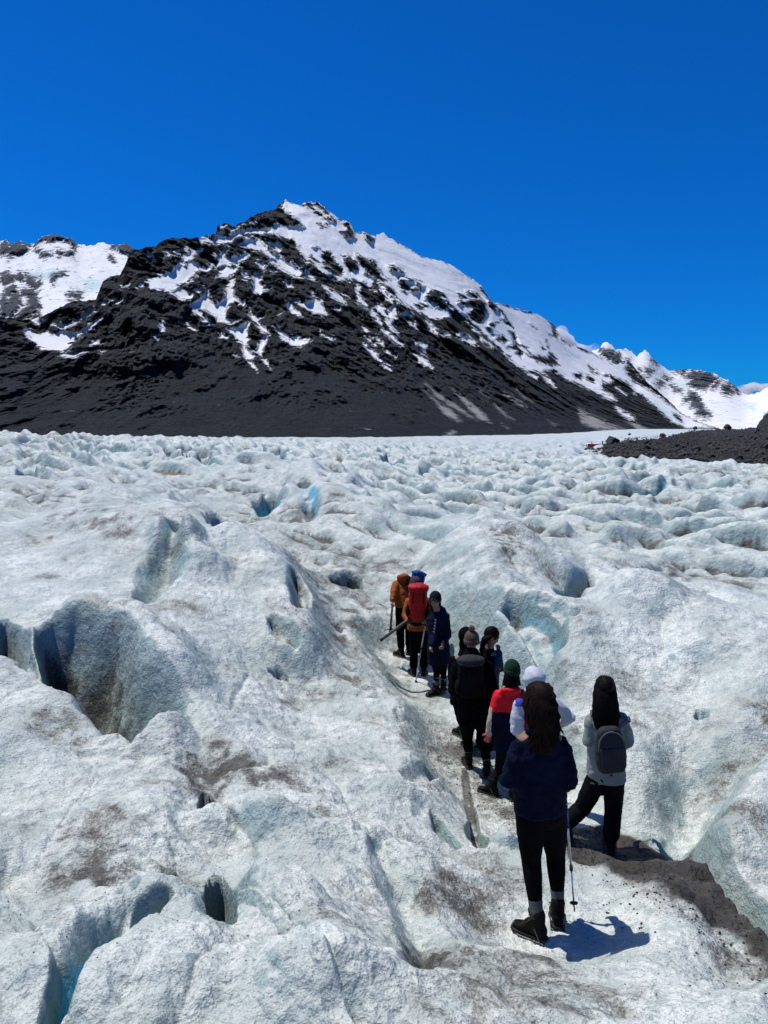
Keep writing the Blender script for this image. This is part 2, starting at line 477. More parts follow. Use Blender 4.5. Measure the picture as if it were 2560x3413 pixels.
    def near_box(pts, pad):
        xs = [p[0] for p in pts]; ys = [p[1] for p in pts]
        return np.nonzero((x > min(xs) - pad) & (x < max(xs) + pad) & (y > min(ys) - pad) & (y < max(ys) + pad))[0]
    dz = np.zeros_like(z)
    slabpts = None
    for pts, hw, dep, cln, wf in SLOTS:
        p = take(len(pts)); i = near_box(p, hw * 2)
        d, t = seg_dist(x[i], y[i], p)
        taper = .45 + .55 * np.sin(np.clip(t * .86 + .07, 0, 1) * math.pi)
        ww = hw * taper * (1 + .6 * wob[i]) + .006 * fine[i]
        s = sstep((ww - d) / (ww * wf))
        dz[i] = np.minimum(dz[i], -dep * s * (.8 + .2 * taper))
        blue[i] = np.maximum(blue[i], cln * sstep((ww * 1.25 - d) / (ww * .8)))
    for pts, dep, wfar, wnear, cln, drt_shade in PITS:
        p = take(len(pts)); i = near_box(p, .3)
        xi = x[i] + wob[i] * .22 * min(1, dep); yi = y[i] + fbm(x[i] / .9, y[i] / .9, 88, 2) * .22 * min(1, dep)
        ins = inside(xi, yi, p)
        s = np.ones(len(i))
        ymid = sum(q[1] for q in p) / len(p)
        for a in range(len(p)):
            q0, q1 = p[a], p[(a + 1) % len(p)]
            d, _ = seg_dist(xi, yi, [q0, q1])
            far = np.clip(((q0[1] + q1[1]) / 2 - ymid) / (.25 * (max(q[1] for q in p) - min(q[1] for q in p)) + .01) * .5 + .5, 0, 1)
            s = np.minimum(s, sstep(d / (wfar * far + wnear * (1 - far))))
        s = np.where(ins, s, 0)
        dz[i] = np.minimum(dz[i], -dep * s)
        blue[i] = np.maximum(blue[i], cln * sstep(s * 2.2))
        dirt_shade[i] = np.maximum(dirt_shade[i], drt_shade * sstep(s * 1.2) * (.75 + .7 * fbm(x[i] / .6, y[i] / .6, 93, 3)))  # pit floors darkened: debris plus shade put into the colour
    for pts, hw, hh, rd in BUMPS:
        p = take(len(pts)); i = near_box(p, hw * 1.6)
        d, t = seg_dist(x[i] + wob[i] * hw * .3, y[i], p)
        s = sstep(1.05 - d / hw)
        if rd: s = np.sqrt(np.clip(s, 0, 1))
        dz[i] += hh * s
    slotb = np.where(dz < -.02, blue, 0)
    tr = take(len(TRAIL)); i = near_box(tr, 2.5)
    d, t = seg_dist(x[i] + wob[i] * .35, y[i], tr)
    tw = np.interp(t, [0, .3, .6, 1], [.3, .5, .8, 1.2])
    s = sstep(1.2 - d / tw)
    dz[i] -= .10 * s
    dirt_shade[i] = np.maximum(dirt_shade[i], s * np.interp(t, [0, .1, .4, .5, .62, 1], [.5, .6, .62, .48, .20, .15]))
    sl = take(len(SLAB)); i = near_box(sl, .4)
    xi = x[i] + wob[i] * .12; yi = y[i] + fbm(x[i] / .4, y[i] / .4, 188, 3) * .1
    ins = inside(xi, yi, sl)
    d, _ = seg_dist(xi, yi, sl + [sl[0]])
    s = np.where(ins, sstep(d / .10 + .3), sstep(.3 - d / .1) )
    dz[i] += (.06 + .07 * fbm(x[i] / .35, y[i] / .16, 113, 4)) * s
    wet = np.zeros_like(z); wet[i] = s * np.clip(.95 + 1.2 * fbm(x[i] / .45, y[i] / .3, 117, 4), 0, 1)
    dirt_shade[i] = np.maximum(dirt_shade[i], s * (1.22 + .7 * fbm(x[i] / .6, y[i] / .25, 111, 4)))
    z += dz
    # crust crumbles on the walls
    # dirt spots
    Wd = unproject([(a[0], a[1]) for a in DIRT])
    for (u, v, ru, rv, st), (X0, Y0) in zip(DIRT, Wd):
        b0 = base_z(np.array([X0]), np.array([Y0]))[0]
        drop = max(CAM_Z - b0, .8)
        st *= 1.5 if Y0 > 11 else .95
        rx = ru / F * Y0 * 1.05; ry = min(rv * Y0 * Y0 / (F * drop), Y0 * .5)
        i = np.nonzero((np.abs(x - X0) < rx * 2) & (np.abs(y - Y0) < ry * 2))[0]
        sc = max(rx, .3)
        q = ((x[i] - X0) / rx) ** 2 + ((y[i] - Y0) / ry) ** 2
        q = q * (1 + 1.4 * fbm(x[i] / sc * 1.3, y[i] / sc * 1.3, 131, 4)) * .8
        dirt_shade[i] = dirt_shade[i] + st * 1.15 * np.exp(-np.clip(q, 0, 30)) * np.clip(.65 + 1.9 * fbm(x[i] / (sc * .45), y[i] / (sc * .45), 137, 4), 0, 1.4) * (1 - np.clip(dirt_shade[i], 0, 1))
    # wind-blown grit in streaks over the middle distance
    dn = fbm(xr / 6, yr / 2.0, 141, 4)
    dirt_shade += np.interp(R, [0, 6, 14, 60, 300, 900], [.24, .26, .44, .75, .55, .10]) * sstep((dn + .05) / .5) * side
    dm = fbm(x / 1.3 + 5, y / 1.0, 151, 5, .6)
    dirt_shade += np.interp(R, [0, 10, 25], [.78, .62, 0]) * sstep((dm - .02) / .34)
    dirt_shade += np.interp(R, [0, 14, 30, 900], [0, .12, .34, .25]) * sstep((-wv / .44 + .2) / .5) * side  # wave troughs darkened too, grit and painted shade
    Zg = z.reshape(nr, nc)
    def blur(A, kr, kc):
        for ax, k in ((0, kr), (1, kc)):
            ker = np.hanning(2 * k + 3)[1:-1]; ker /= ker.sum()
            A = np.apply_along_axis(lambda m_: np.convolve(np.pad(m_, k, mode='edge'), ker, 'valid'), ax, A)
        return A
    far_ = R > 15
    z = np.where(far_, blur(Zg, 1, 2).ravel(), z)
    z += np.where(far_, fbm(xr / 1.6, yr / .8, 211, 3) * .10 * np.interp(R, [0, 15, 25, 120], [0, 0, 1, 1.6]), 0)
    Zg = z.reshape(nr, nc)
    Zb = blur(Zg, 14, 16)
    hol = (Zb - Zg).ravel() / (.010 * R + .02)
    hn = .6 + 1.3 * fbm(x / (.1 * R + .4), y / (.1 * R + .4), 201, 3)
    dirt_shade += .55 * sstep(hol * 1.0 - .22) * np.clip(hn, 0, 1) * np.interp(R, [0, 8, 16, 400, 1200], [.7, .9, 1.45, 1.3, .3])  # darkening follows the hollows: painted shade on top of grit
    Zc = blur(Zg, 4, 5)
    hol2 = (Zc - Zg).ravel() / (.0016 * R + .008)
    dirt_shade += sstep(hol2 * .8 - .2) * np.interp(R, [0, 12, 22, 400, 1200], [0, .15, 1.1, 1.1, .25]) * np.clip(.9 + .8 * fbm(x / (.2 * R), y / (.2 * R), 205, 2), .2, 1)  # finer creases get the same painted shade with the grit
    sun_side = sstep(-hol * .8)                       # crests painted lighter, as if sunlit
    dirt_shade *= 1 - .45 * sun_side * np.interp(R, [0, 12, 25], [0, .3, 1])
    blue = np.maximum(blue, np.interp(R, [0, 12, 20, 400, 1000], [0, 0, .85, .85, .45]) * np.clip(.8 + .8 * fbm(x / (.15 * R + 1), y / (.15 * R + 1), 207, 2), .3, .99))  # steep mid-distance faces take more of the painted-shade teal
    dirt_shade *= 1 - .9 * sstep((slotb - .45) / .35)
    # people stand on firm trodden spots
    wsum = np.zeros_like(z); zsum = np.zeros_like(z); wmax = np.zeros_like(z)
    for u, v, Y in FEET:
        p = P(u, v, Y)
        d = np.hypot(x - p.x, y - p.y)
        i = np.nonzero(d < 1.1)[0]
        ww = np.exp(-(d[i] / .20) ** 2 * 1.0) + .02 * np.exp(-(d[i] / .45) ** 2)
        wsum[i] += ww; zsum[i] += ww * (p.z + .004)
        wmax[i] = np.maximum(wmax[i], sstep((1.0 - d[i]) / .78))
    k_ = wsum > 1e-9
    z[k_] = z[k_] * (1 - wmax[k_]) + (zsum[k_] / wsum[k_] + (fbm(x[k_] / .1, y[k_] / .1, 171, 3)) * .016) * wmax[k_]
    # a level pad where the helicopter stands, and nothing high in front of it
    px_h = P(1970, 1497, 300)
    dd_ = np.hypot((x - px_h.x) / 9, (y - px_h.y) / 14)
    kk_ = sstep(1.5 - dd_)
    z = z * (1 - kk_) + px_h.z * kk_
    front = sstep(1.2 - np.abs(x / np.maximum(y, 1) - px_h.x / px_h.y) / .02) * ((y > 120) & (y < 300))
    lim = CAM_Z + (px_h.z - CAM_Z) / px_h.y * y - .25
    z = np.where(front > 0, np.minimum(z, lim) * front + z * (1 - front), z)
    V = np.stack([x, y, z], 1)
    g = {'x': x.reshape(nr, nc), 'y': y.reshape(nr, nc), 'z': z.reshape(nr, nc), 'phis': phis, 'lr': lr}
    return V, nr, nc, {'dirt_shade': np.clip(dirt_shade, 0, 1.3), 'ice': np.clip(blue, 0, 1), 'wet': wet}, g

def glacier_material():
    m, nt, b = new_mat('weathered_glacier_ice')
    geo = nt.nodes.new('ShaderNodeNewGeometry'); pos = geo.outputs['Position']
    dirt_shade = attr(nt, 'dirt_shade'); ice = attr(nt, 'ice')
    cd = nt.nodes.new('ShaderNodeVectorMath'); cd.operation = 'LENGTH'; nt.links.new(pos, cd.inputs[0])
    dist = cd.outputs['Value']
    n1 = noise(nt, pos, 1.1, 6, .62)
    n2 = noise(nt, pos, 9, 7, .68)
    n3 = noise(nt, pos, 55, 4, .75)
    n4 = noise(nt, pos, 3.3, 5, .65)
    snow = mixc(nt, maprange(nt, n1, .36, .62), (.47, .52, .475), (.725, .75, .695))
    snow = mixc(nt, maprange(nt, n2, .36, .55), (.46, .52, .49), snow)
    snow = mixc(nt, maprange(nt, n3, .33, .50), (.31, .365, .345), snow)
    teal = mixc(nt, maprange(nt, n4, .3, .7), (.045, .14, .16), (.20, .36, .375))
    teal = mixc(nt, maprange(nt, ice, .86, 1.0), teal, (.07, .36, .50))
    # steep faces tinted dark teal: clean ice plus painted shade
    sep = nt.nodes.new('ShaderNodeSeparateXYZ'); nt.links.new(geo.outputs['Normal'], sep.inputs[0])
    steep = maprange(nt, sep.outputs['Z'], .88, .52)
    ice_shade = math_n(nt, 'MAXIMUM', math_n(nt, 'MULTIPLY', ice, math_n(nt, 'ADD', math_n(nt, 'MULTIPLY', steep, .85), .15)), math_n(nt, 'MULTIPLY', steep, .55))
    ice_shade = math_n(nt, 'MULTIPLY', ice_shade, maprange(nt, n4, .2, .5, .6, 1.0), clamp=True)
    colr = mixc(nt, ice_shade, snow, teal)
    # grit and painted shade: dark grains over a soft grey-brown film
    n5 = noise(nt, pos, 42, 5, .85)
    n6 = noise(nt, pos, 4.0, 7, .72)
    g = math_n(nt, 'ADD', math_n(nt, 'MULTIPLY', n5, .68), math_n(nt, 'MULTIPLY', n6, .32))
    thr = math_n(nt, 'SUBTRACT', .645, math_n(nt, 'MULTIPLY', dirt_shade, .25))
    gf = math_n(nt, 'MULTIPLY', math_n(nt, 'SUBTRACT', g, thr), 9.0, clamp=True)
    film = math_n(nt, 'MULTIPLY', math_n(nt, 'MULTIPLY', dirt_shade, .90), maprange(nt, n6, .34, .66))
    film_c = mixc(nt, n1, (.13, .13, .10), (.23, .20, .15))
    colr = mixc(nt, math_n(nt, 'MINIMUM', film, .62), colr, film_c)
    wet = attr(nt, 'wet')
    colr = mixc(nt, math_n(nt, 'MULTIPLY', wet, maprange(nt, n6, .78, .54)), colr, (.014, .0128, .0105))
    brown = mixc(nt, n1, (.022, .020, .017), (.080, .070, .055))
    colr = mixc(nt, math_n(nt, 'MULTIPLY', gf, .82), colr, brown)
    nt.links.new(colr, b.inputs['Base Color'])
    nt.links.new(maprange(nt, n2, .3, .7, .30, .50), b.inputs['Roughness'])
    b.inputs['IOR'].default_value = 1.31
    b.inputs['Specular IOR Level'].default_value = .55
    hh = math_n(nt, 'ADD', math_n(nt, 'MULTIPLY', n3, .42), math_n(nt, 'MULTIPLY', n2, 1.0))
    nrm = bump(nt, hh, .75, .042)
    n8 = noise(nt, pos, .38, 8, .7)
    nrm2 = bump(nt, n8, .45, .6, bump(nt, n1, .42, .28, nrm))
    nt.links.new(nrm2, b.inputs['Normal'])
    return m

V, nr, nc, at, G = build_glacier()
glacier = mesh_from_grid('glacier', V, nr, nc, at, glacier_material(), flip=True)
tag(glacier, kind='structure')

def ground(x, y):
    """height of the glacier surface at a spot (bilinear in the polar grid)"""
    ph = math.atan2(x, y); lr = math.log(math.hypot(x, y))
    j = int(np.clip(np.searchsorted(G['phis'], ph) - 1, 0, len(G['phis']) - 2))
    i = int(np.clip(np.searchsorted(G['lr'], lr) - 1, 0, len(G['lr']) - 2))
    a = (ph - G['phis'][j]) / (G['phis'][j + 1] - G['phis'][j]); b = (lr - G['lr'][i]) / (G['lr'][i + 1] - G['lr'][i])
    z = G['z']
    return float((z[i, j] * (1 - a) + z[i, j + 1] * a) * (1 - b) + (z[i + 1, j] * (1 - a) + z[i + 1, j + 1] * a) * b)

# ================================================================== MOUNTAINS
def Z(ox, oy, s):
    return lambda pts: [(ox + a * s, oy + b * s) for a, b in pts]
z1 = Z(0, 760, .3014); z2 = Z(400, 650, .3617); z3 = Z(900, 650, .3617); z4 = Z(1400, 860, .3617); z5 = Z(1960, 1060, .3617)
S, K = 1, -1
MAIN_PAINT = [
 (S, z3([(150,50),(280,95),(380,50),(460,60),(640,210),(740,240),(790,330),(960,360),(1040,335),(1400,560),(1660,640),(1760,700),(1700,960),(1560,880),(1600,930),(1650,1110),(1580,1140),(1480,1130),(1340,1050),(1230,1000),(1160,900),(1100,830),(960,780),(930,860),(850,790),(740,780),(640,780),(560,740),(480,700),(440,640),(380,560),(340,620),(280,500),(200,400),(100,380),(30,340),(30,260),(140,280),(320,300),(250,210),(150,150),(110,100)])),
 (K, z3([(430,255),(470,295),(545,280),(530,255),(470,260)])),
 (K, z3([(280,90),(350,50),(400,90),(440,50),(520,135),(600,230),(580,255),(500,235),(440,190),(370,120)])),
 (S, z3([(385,75),(420,110),(560,200),(500,190),(430,140)])),
 (K, z3([(660,260),(740,245),(790,400),(700,400),(640,330),(690,310)])),
 (K, z3([(850,345),(900,330),(960,400),(945,440),(880,400)])),
 (K, z3([(490,510),(540,505),(580,570),(640,640),(690,710),(650,750),(600,740),(560,700),(490,650),(470,580)])),
 (K, z3([(380,560),(440,600),(480,660),(430,640)])),
 (K, z3([(660,560),(740,555),(800,600),(810,690),(770,680),(740,715),(700,640)])),
 (K, z3([(790,540),(860,560),(950,600),(1010,680),(1040,760),(1120,790),(1040,790),(940,760),(870,720),(880,690),(830,620),(780,570)])),
 (K, z3([(740,790),(860,790),(800,850),(750,850)])),
 (K, z3([(1080,650),(1150,640),(1250,710),(1180,720),(1110,690)])),
 (K, z3([(1190,765),(1250,765),(1330,770),(1420,840),(1390,870),(1340,910),(1290,880),(1240,900),(1180,820)])),
 (S, z3([(1260,800),(1330,800),(1370,850),(1300,850)])),
 (K, z3([(1420,940),(1480,870),(1560,890),(1620,960),(1560,980),(1480,990)])),
 (K, z3([(1530,1040),(1590,980),(1660,1010),(1660,1060)])), (K, z3([(1320,1000),(1440,1000),(1500,1060),(1380,1050)])),
 (K, z3([(385,475),(460,480),(465,495),(400,485)])),
 (S, z3([(10,570),(140,640),(310,770),(240,760),(100,680),(0,620)])), (S, z3([(340,680),(400,740),(410,790),(350,740)])),
 (S, z3([(380,590),(480,660),(640,770),(560,740),(450,680)])), (S, z3([(150,780),(210,845),(150,840)])),
 (S, z3([(500,840),(620,910),(740,950),(660,930),(720,1005),(640,980),(560,920)])),
 (S, z3([(175,930),(300,1000),(400,970),(390,905),(490,1020),(520,1100),(400,1080),(300,1020),(200,960)])),
 (S, z3([(180,980),(240,1060),(310,1120),(210,1090),(150,1035)])),
 (S, z3([(800,840),(830,850),(820,920),(870,980),(910,1050),(860,1020),(800,970),(790,900)])),
 (S, z3([(940,1100),(930,1050),(1000,1130),(1050,1240),(1120,1300),(1220,1385),(1140,1340),(1060,1280),(1000,1160)])),
 (S, z3([(1000,1000),(1080,1060),(1160,990),(1170,1080),(1160,1140),(1120,1190),(1180,1290),(1100,1220),(1060,1110),(990,1080)])),
 (K, z3([(1060,1060),(1100,1090),(1110,1150),(1070,1120)])),
 (S, z3([(1020,860),(1100,930),(1140,1000),(1090,960)])), (S, z3([(960,790),(1010,820),(1130,920),(1220,1000),(1090,900)])),
 (S, z3([(1210,1090),(1280,1070),(1330,1120),(1240,1110)])), (S, z3([(1270,1170),(1350,1150),(1355,1225)])),
 (S, z3([(1420,1150),(1500,1210),(1560,1300),(1470,1240)])), (S, z3([(1560,1280),(1650,1290),(1580,1300)])),
 (S, z3([(45,1200),(140,1290),(240,1330),(380,1325),(280,1395),(180,1350),(110,1310)])),
 (S, z3([(460,1250),(500,1300),(600,1330),(550,1320),(480,1290)])), (S, z3([(610,1040),(640,1030),(640,1060)])),
 (S, z3([(860,1370),(960,1450),(1120,1615),(1060,1580),(960,1490)])), (S, z3([(870,1290),(980,1390),(920,1350)])),
 (S, z3([(970,1300),(1010,1320),(1050,1390),(1000,1360)])), (S, z3([(1080,1430),(1160,1490),(1110,1470)])),
 (S, z3([(1325,1470),(1410,1480),(1510,1610),(1430,1560)])), (S, z3([(1340,1360),(1440,1400),(1440,1440)])),
 (S, z3([(0,430),(100,470),(80,530),(20,480)])), (S, z3([(870,1230),(940,1310),(900,1270)])),
 (S, z3([(960,850),(975,880),(960,890)])), (S, z3([(240,620),(290,640),(270,660)])),
 (S, z2([(240,800),(440,710),(560,640),(600,540),(740,490),(780,495),(700,540),(640,600),(740,650),(700,720),(600,800),(470,900),(400,870),(290,860)])),
 (K, z2([(560,630),(640,580),(650,590),(610,660)])),
 (S, z2([(470,900),(600,810),(710,740),(650,790),(570,850),(620,870),(670,900),(650,950),(560,955)])),
 (S, z2([(740,680),(830,650),(880,630),(800,700)])),
 (S, z2([(730,400),(880,375),(1060,380),(1020,430),(860,440),(750,430)])),
 (S, z2([(1050,350),(1180,305),(1400,310),(1420,350),(1280,350),(1180,350),(1060,385)])),
 (S, z2([(1100,460),(1130,420),(1280,400),(1400,520),(1600,650),(1660,700),(1660,775),(1560,720),(1430,600),(1300,510),(1200,500)])),
 (S, z2([(870,540),(900,560),(960,500),(990,480),(970,560),(1000,580),(1130,540),(1195,550),(1120,610),(1000,650),(880,680),(900,600)])),
 (S, z2([(890,750),(980,660),(1090,660),(1040,740),(980,760)])),
 (S, z2([(640,1000),(740,960),(800,860),(820,960),(880,1020),(960,950),(1030,940),(1000,1010),(970,1060),(980,1130),(1100,1140),(1020,1180),(900,1170),(870,1100),(780,1050),(720,1050),(780,1120),(850,1190),(780,1170),(700,1090)])),
 (S, z2([(980,860),(1060,750),(1040,860),(1060,930),(1150,1000),(1140,1020),(1060,960),(1000,1000),(960,940)])),
 (S, z2([(1190,1010),(1220,1100),(1300,1180),(1380,1280),(1300,1240),(1200,1120)])),
 (S, z2([(980,1230),(1080,1230),(1190,1170),(1170,1290),(1190,1380),(1240,1420),(1350,1300),(1320,1400),(1300,1460),(1390,1600),(1330,1530),(1260,1440),(1200,1410),(1160,1400),(1230,1500),(1180,1510),(1130,1470),(1120,1380),(1060,1300)])),
 (S, z2([(1170,1520),(1220,1530),(1260,1610),(1190,1570)])),
 (S, z2([(1230,720),(1300,700),(1290,800),(1330,830),(1310,860),(1400,830),(1290,900),(1230,880)])),
 (S, z2([(1270,620),(1340,640),(1320,700)])), (S, z2([(1120,720),(1210,750),(1150,765)])), (S, z2([(1380,690),(1440,680),(1410,700)])),
 (S, z2([(1430,1200),(1520,1280),(1590,1300),(1659,1320),(1659,1390),(1560,1350),(1510,1310)])),
 (S, z2([(390,575),(420,540),(455,560)])), (S, z2([(500,530),(550,505),(545,545)])), (S, z2([(220,530),(260,525),(300,560),(290,570)])), (S, z2([(600,490),(625,485),(610,510)])),
 (S, z2([(890,360),(940,340),(990,355)])), (S, z2([(1020,325),(1120,265),(1060,315)])), (S, z2([(1150,255),(1220,225),(1250,235)])), (S, z2([(930,290),(970,270),(940,300)])),
 (S, z2([(360,1180),(400,1150),(405,1230),(385,1245)])), (S, z2([(335,1300),(365,1285),(350,1320)])), (S, z2([(620,1190),(700,1250),(640,1220)])), (S, z2([(920,1270),(975,1312),(940,1300)])),
 (S, z2([(1050,1460),(1100,1490),(1060,1495)])), (S, z2([(1350,440),(1420,430),(1490,470),(1460,520)])), (S, z2([(1150,380),(1220,370),(1160,400)])),
 (S, z2([(700,880),(760,860),(730,890)])), (S, z2([(1480,1090),(1500,1080),(1470,1100)])), (S, z2([(1290,1100),(1330,1105),(1300,1120)])), (S, z2([(160,850),(215,810),(215,840)])), (S, z2([(20,850),(80,815),(60,840)])),
 (S, z1([(260,1120),(330,1110),(400,1160),(460,1180),(530,1140),(550,1180),(640,1150),(780,1145),(880,1140),(960,1090),(1110,980),(1060,1050),(960,1140),(860,1190),(760,1270),(780,1290),(690,1360),(560,1340),(460,1330),(380,1260),(300,1180)])),
 (S, z1([(580,1060),(640,1070),(800,1040),(940,940),(1020,890),(1075,905),(960,970),(820,1070),(680,1090)])),
 (S, z1([(350,1020),(400,1010),(440,1030),(465,1070),(410,1080)])), (S, z1([(1000,1290),(1050,1250),(1085,1255)])),
 (S, z1([(660,1395),(720,1390),(800,1370),(900,1340),(950,1355),(820,1415)])), (S, z1([(1100,1370),(1140,1325),(1180,1335),(1130,1375)])),
 (S, z1([(1120,825),(1190,825),(1140,850)])), (S, z1([(1270,815),(1340,785),(1290,822)])), (S, z1([(1340,655),(1420,620),(1400,645)])), (S, z1([(1525,655),(1570,610),(1580,640)])), (S, z1([(1200,775),(1250,775),(1240,795)])),
 (S, z4([(-120,-40),(200,10),(350,110),(575,245),(600,370),(690,415),(900,465),(1080,515),(1200,580),(1240,620),(1300,740),(1400,790),(1520,860),(1659,910),(1720,950),(1659,1235),(1560,1200),(1400,1130),(1290,1060),(1230,1020),(1180,1040),(960,1030),(820,930),(760,850),(640,740),(560,670),(500,620),(440,560),(340,470),(260,390),(200,300),(100,260),(0,220)])),
 (K, z4([(350,320),(400,330),(420,360),(370,360)])),
 (K, z4([(420,300),(480,300),(560,350),(600,410),(630,500),(590,580),(540,610),(470,580),(440,520),(480,460),(430,440),(340,430),(350,390),(450,385),(530,370),(440,330)])),
 (K, z4([(555,265),(630,310),(680,400),(730,480),(700,510),(640,450),(620,380),(570,320)])),
 (K, z4([(730,450),(800,550),(860,640),(800,610),(740,570),(780,540)])), (K, z4([(640,600),(700,590),(740,600),(660,640),(640,690),(620,660)])),
 (K, z4([(640,700),(700,720),(660,740)])), (K, z4([(700,730),(760,710),(820,770),(780,790),(700,760)])),
 (K, z4([(820,680),(870,690),(900,760),(950,890),(930,920),(880,890),(900,860),(800,830),(860,790),(850,720)])),
 (K, z4([(930,810),(1010,840),(960,840)])), (K, z4([(980,870),(1060,890),(1170,910),(1200,860),(1260,920),(1285,990),(1210,1000),(1100,960),(1020,920)])),
 (K, z4([(1110,780),(1150,840),(1190,850),(1130,850)])), (K, z4([(1160,750),(1210,860),(1180,850)])), (K, z4([(1010,600),(1070,650),(1040,640)])),
 (K, z4([(1200,590),(1240,620),(1290,760),(1230,730),(1190,700),(1230,670)])), (K, z4([(1290,750),(1350,740),(1420,820),(1360,790),(1310,780)])),
 (K, z4([(1400,1070),(1500,1050),(1500,1130),(1440,1110)])), (K, z4([(1550,960),(1620,1020),(1659,1060),(1600,1050)])), (K, z4([(1530,1070),(1610,1110),(1600,1160),(1540,1130)])),
 (K, z4([(780,880),(850,900),(810,920)])), (K, z4([(80,290),(180,300),(240,390),(290,440),(170,460),(180,420),(40,380),(110,340)])),
 (S, z4([(30,480),(80,450),(200,500),(270,530),(190,560),(100,550)])), (S, z4([(270,440),(310,440),(300,500)])),
 (S, z4([(350,710),(450,720),(530,800),(440,780)])), (S, z4([(40,570),(140,640),(180,720),(120,680)])), (S, z4([(1000,1070),(1060,1070),(1080,1110)])),
 (S, z4([(1100,1050),(1180,1110),(1250,1190),(1180,1140)])), (S, z4([(0,895),(40,920),(130,1030),(50,980)])), (S, z4([(440,600),(500,640),(560,700),(480,640)])), (S, z4([(560,740),(660,820),(600,770)])),
 (S, z5([(0,300),(110,350),(240,430),(350,400),(450,550),(600,690),(700,760),(850,880),(1000,950),(1160,1005),(900,1010),(870,990),(780,950),(700,880),(600,790),(500,700),(430,680),(380,600),(300,560),(200,510),(60,510),(0,460)])),
 (K, z5([(340,470),(380,400),(470,530),(560,600),(640,690),(720,760),(620,690),(520,640),(440,600),(370,540)])), (K, z5([(0,430),(60,480),(130,520),(30,510)])), (K, z5([(760,860),(850,900),(880,980),(820,940)])),
 (S, z5([(0,590),(100,650),(220,720),(260,760),(200,745),(100,690),(0,640)])), (S, z5([(200,530),(220,590),(160,600),(110,545)])), (S, z5([(260,640),(350,710),(320,690)])),
 (S, z5([(240,810),(330,870),(420,920),(380,925),(280,860)])),
]
DIRTY_PAINT = [   # old avalanche snow, grey with grit
 z4([(0,1200),(100,1260),(200,1340),(290,1400),(400,1510),(340,1510),(220,1440),(140,1330)]),
 z4([(40,1150),(150,1230),(300,1330),(440,1430),(540,1505),(420,1450),(260,1350),(140,1270)]),
 z4([(280,1190),(380,1250),(520,1370),(600,1440),(665,1520),(560,1500),(480,1430),(400,1340)]),
 z4([(540,1215),(640,1285),(740,1390),(870,1500),(780,1460),(690,1360)]),
 z4([(760,1230),(880,1290),(990,1385),(860,1330),(770,1270)]),
 z4([(1460,1370),(1540,1420),(1659,1490),(1659,1590),(1490,1530),(1460,1440)]),
 z4([(1180,1500),(1270,1540),(1240,1545)]),
 z4([(860,1190),(960,1270),(1040,1330),(960,1290)]),
 z5([(0,880),(120,930),(280,1000),(400,1040),(200,1045),(0,1000)]),
 z5([(330,935),(440,960),(570,1028),(450,1032)]),
 z4([(750,1530),(820,1570),(780,1550)]),
 z4([(210,1640),(300,1590),(340,1600),(280,1640)]),
]
LEFT_PAINT = [
 (K, z1([(0,180),(50,120),(100,180),(200,130),(280,180),(350,180),(300,230),(200,290),(100,290),(0,290)])),
 (K, z1([(390,180),(460,90),(600,60),(700,90),(780,100),(850,180),(820,200),(720,140),(640,120),(560,150),(460,160)])),
 (K, z1([(460,270),(540,270),(570,300),(470,310)])), (K, z1([(640,260),(700,270),(660,290)])), (K, z1([(700,300),(760,250),(820,250),(800,300)])), (K, z1([(780,140),(830,200),(820,240)])), (K, z1([(400,215),(450,240),(420,240)])),
 (K, z1([(1210,170),(1290,180),(1400,150),(1490,230),(1450,310),(1350,260),(1260,220)])),
 (K, z1([(0,530),(60,500),(170,530),(230,490),(280,580),(230,590),(150,550),(150,620),(220,720),(230,860),(110,980),(0,960),(0,800),(100,660),(0,600)])),
 (K, z1([(280,520),(400,560),(400,660),(340,640),(280,570)])), (K, z1([(240,680),(360,700),(430,790),(440,900),(420,980),(200,1010),(150,1000),(340,800),(290,760),(240,740)])),
 (K, z1([(570,520),(620,510),(640,480),(710,480),(700,520),(620,540),(610,590),(580,580)])), (K, z1([(570,600),(610,620),(600,650)])),
 (K, z1([(440,570),(460,650),(400,670),(410,600)])), (K, z1([(740,760),(800,700),(900,720),(880,780)])), (K, z1([(90,320),(140,290),(110,340)])), (K, z1([(1220,320),(1260,370),(1240,350)])),
 (S, z1([(0,640),(70,620),(150,610),(100,660),(30,680)])), (S, z1([(60,760),(130,740),(90,800)])),
]
LEFT_ICE = [z1([(290,490),(400,470),(560,460),(650,450),(640,480),(560,570),(480,570),(400,555)]), z1([(1130,540),(1200,530),(1230,570),(1180,600)]), z1([(860,550),(1000,570),(1130,590),(1100,700),(900,740),(950,640)]), z1([(170,440),(240,410),(280,410)])]
RIGHT_PAINT = [
 (K, z5([(110,290),(170,290),(230,300),(280,330),(300,380),(270,430),(230,420),(190,370),(140,340)])), (K, z5([(270,420),(330,410),(370,390),(370,430),(330,450)])),
 (K, z5([(530,470),(600,480),(570,510),(530,500)])), (K, z5([(630,590),(670,570),(700,610),(660,630)])), (K, z5([(600,390),(640,410),(630,435)])), (K, z5([(470,470),(490,480),(480,485)])), (K, z5([(515,530),(540,540),(520,550)])),
 (K, z5([(850,475),(900,470),(870,530)])), (K, z5([(900,540),(960,490),(1040,490),(1120,500),(1190,550),(1150,600),(1080,650),(1010,650),(940,610),(960,560)])),
 (K, z5([(1140,640),(1170,600),(1220,575),(1180,640)])), (K, z5([(1240,620),(1310,610),(1340,690),(1250,700)])), (K, z5([(1310,590),(1395,660),(1380,690),(1340,640)])),
 (K, z5([(890,770),(940,690),(980,690),(1040,760),(1060,820),(1125,895),(1070,910),(1000,880),(1010,840),(950,800),(960,760),(900,775)])),
 (K, z5([(770,620),(870,690),(800,660)])), (K, z5([(700,540),(760,560),(720,570)])), (K, z5([(800,485),(835,490),(820,500)])),
]
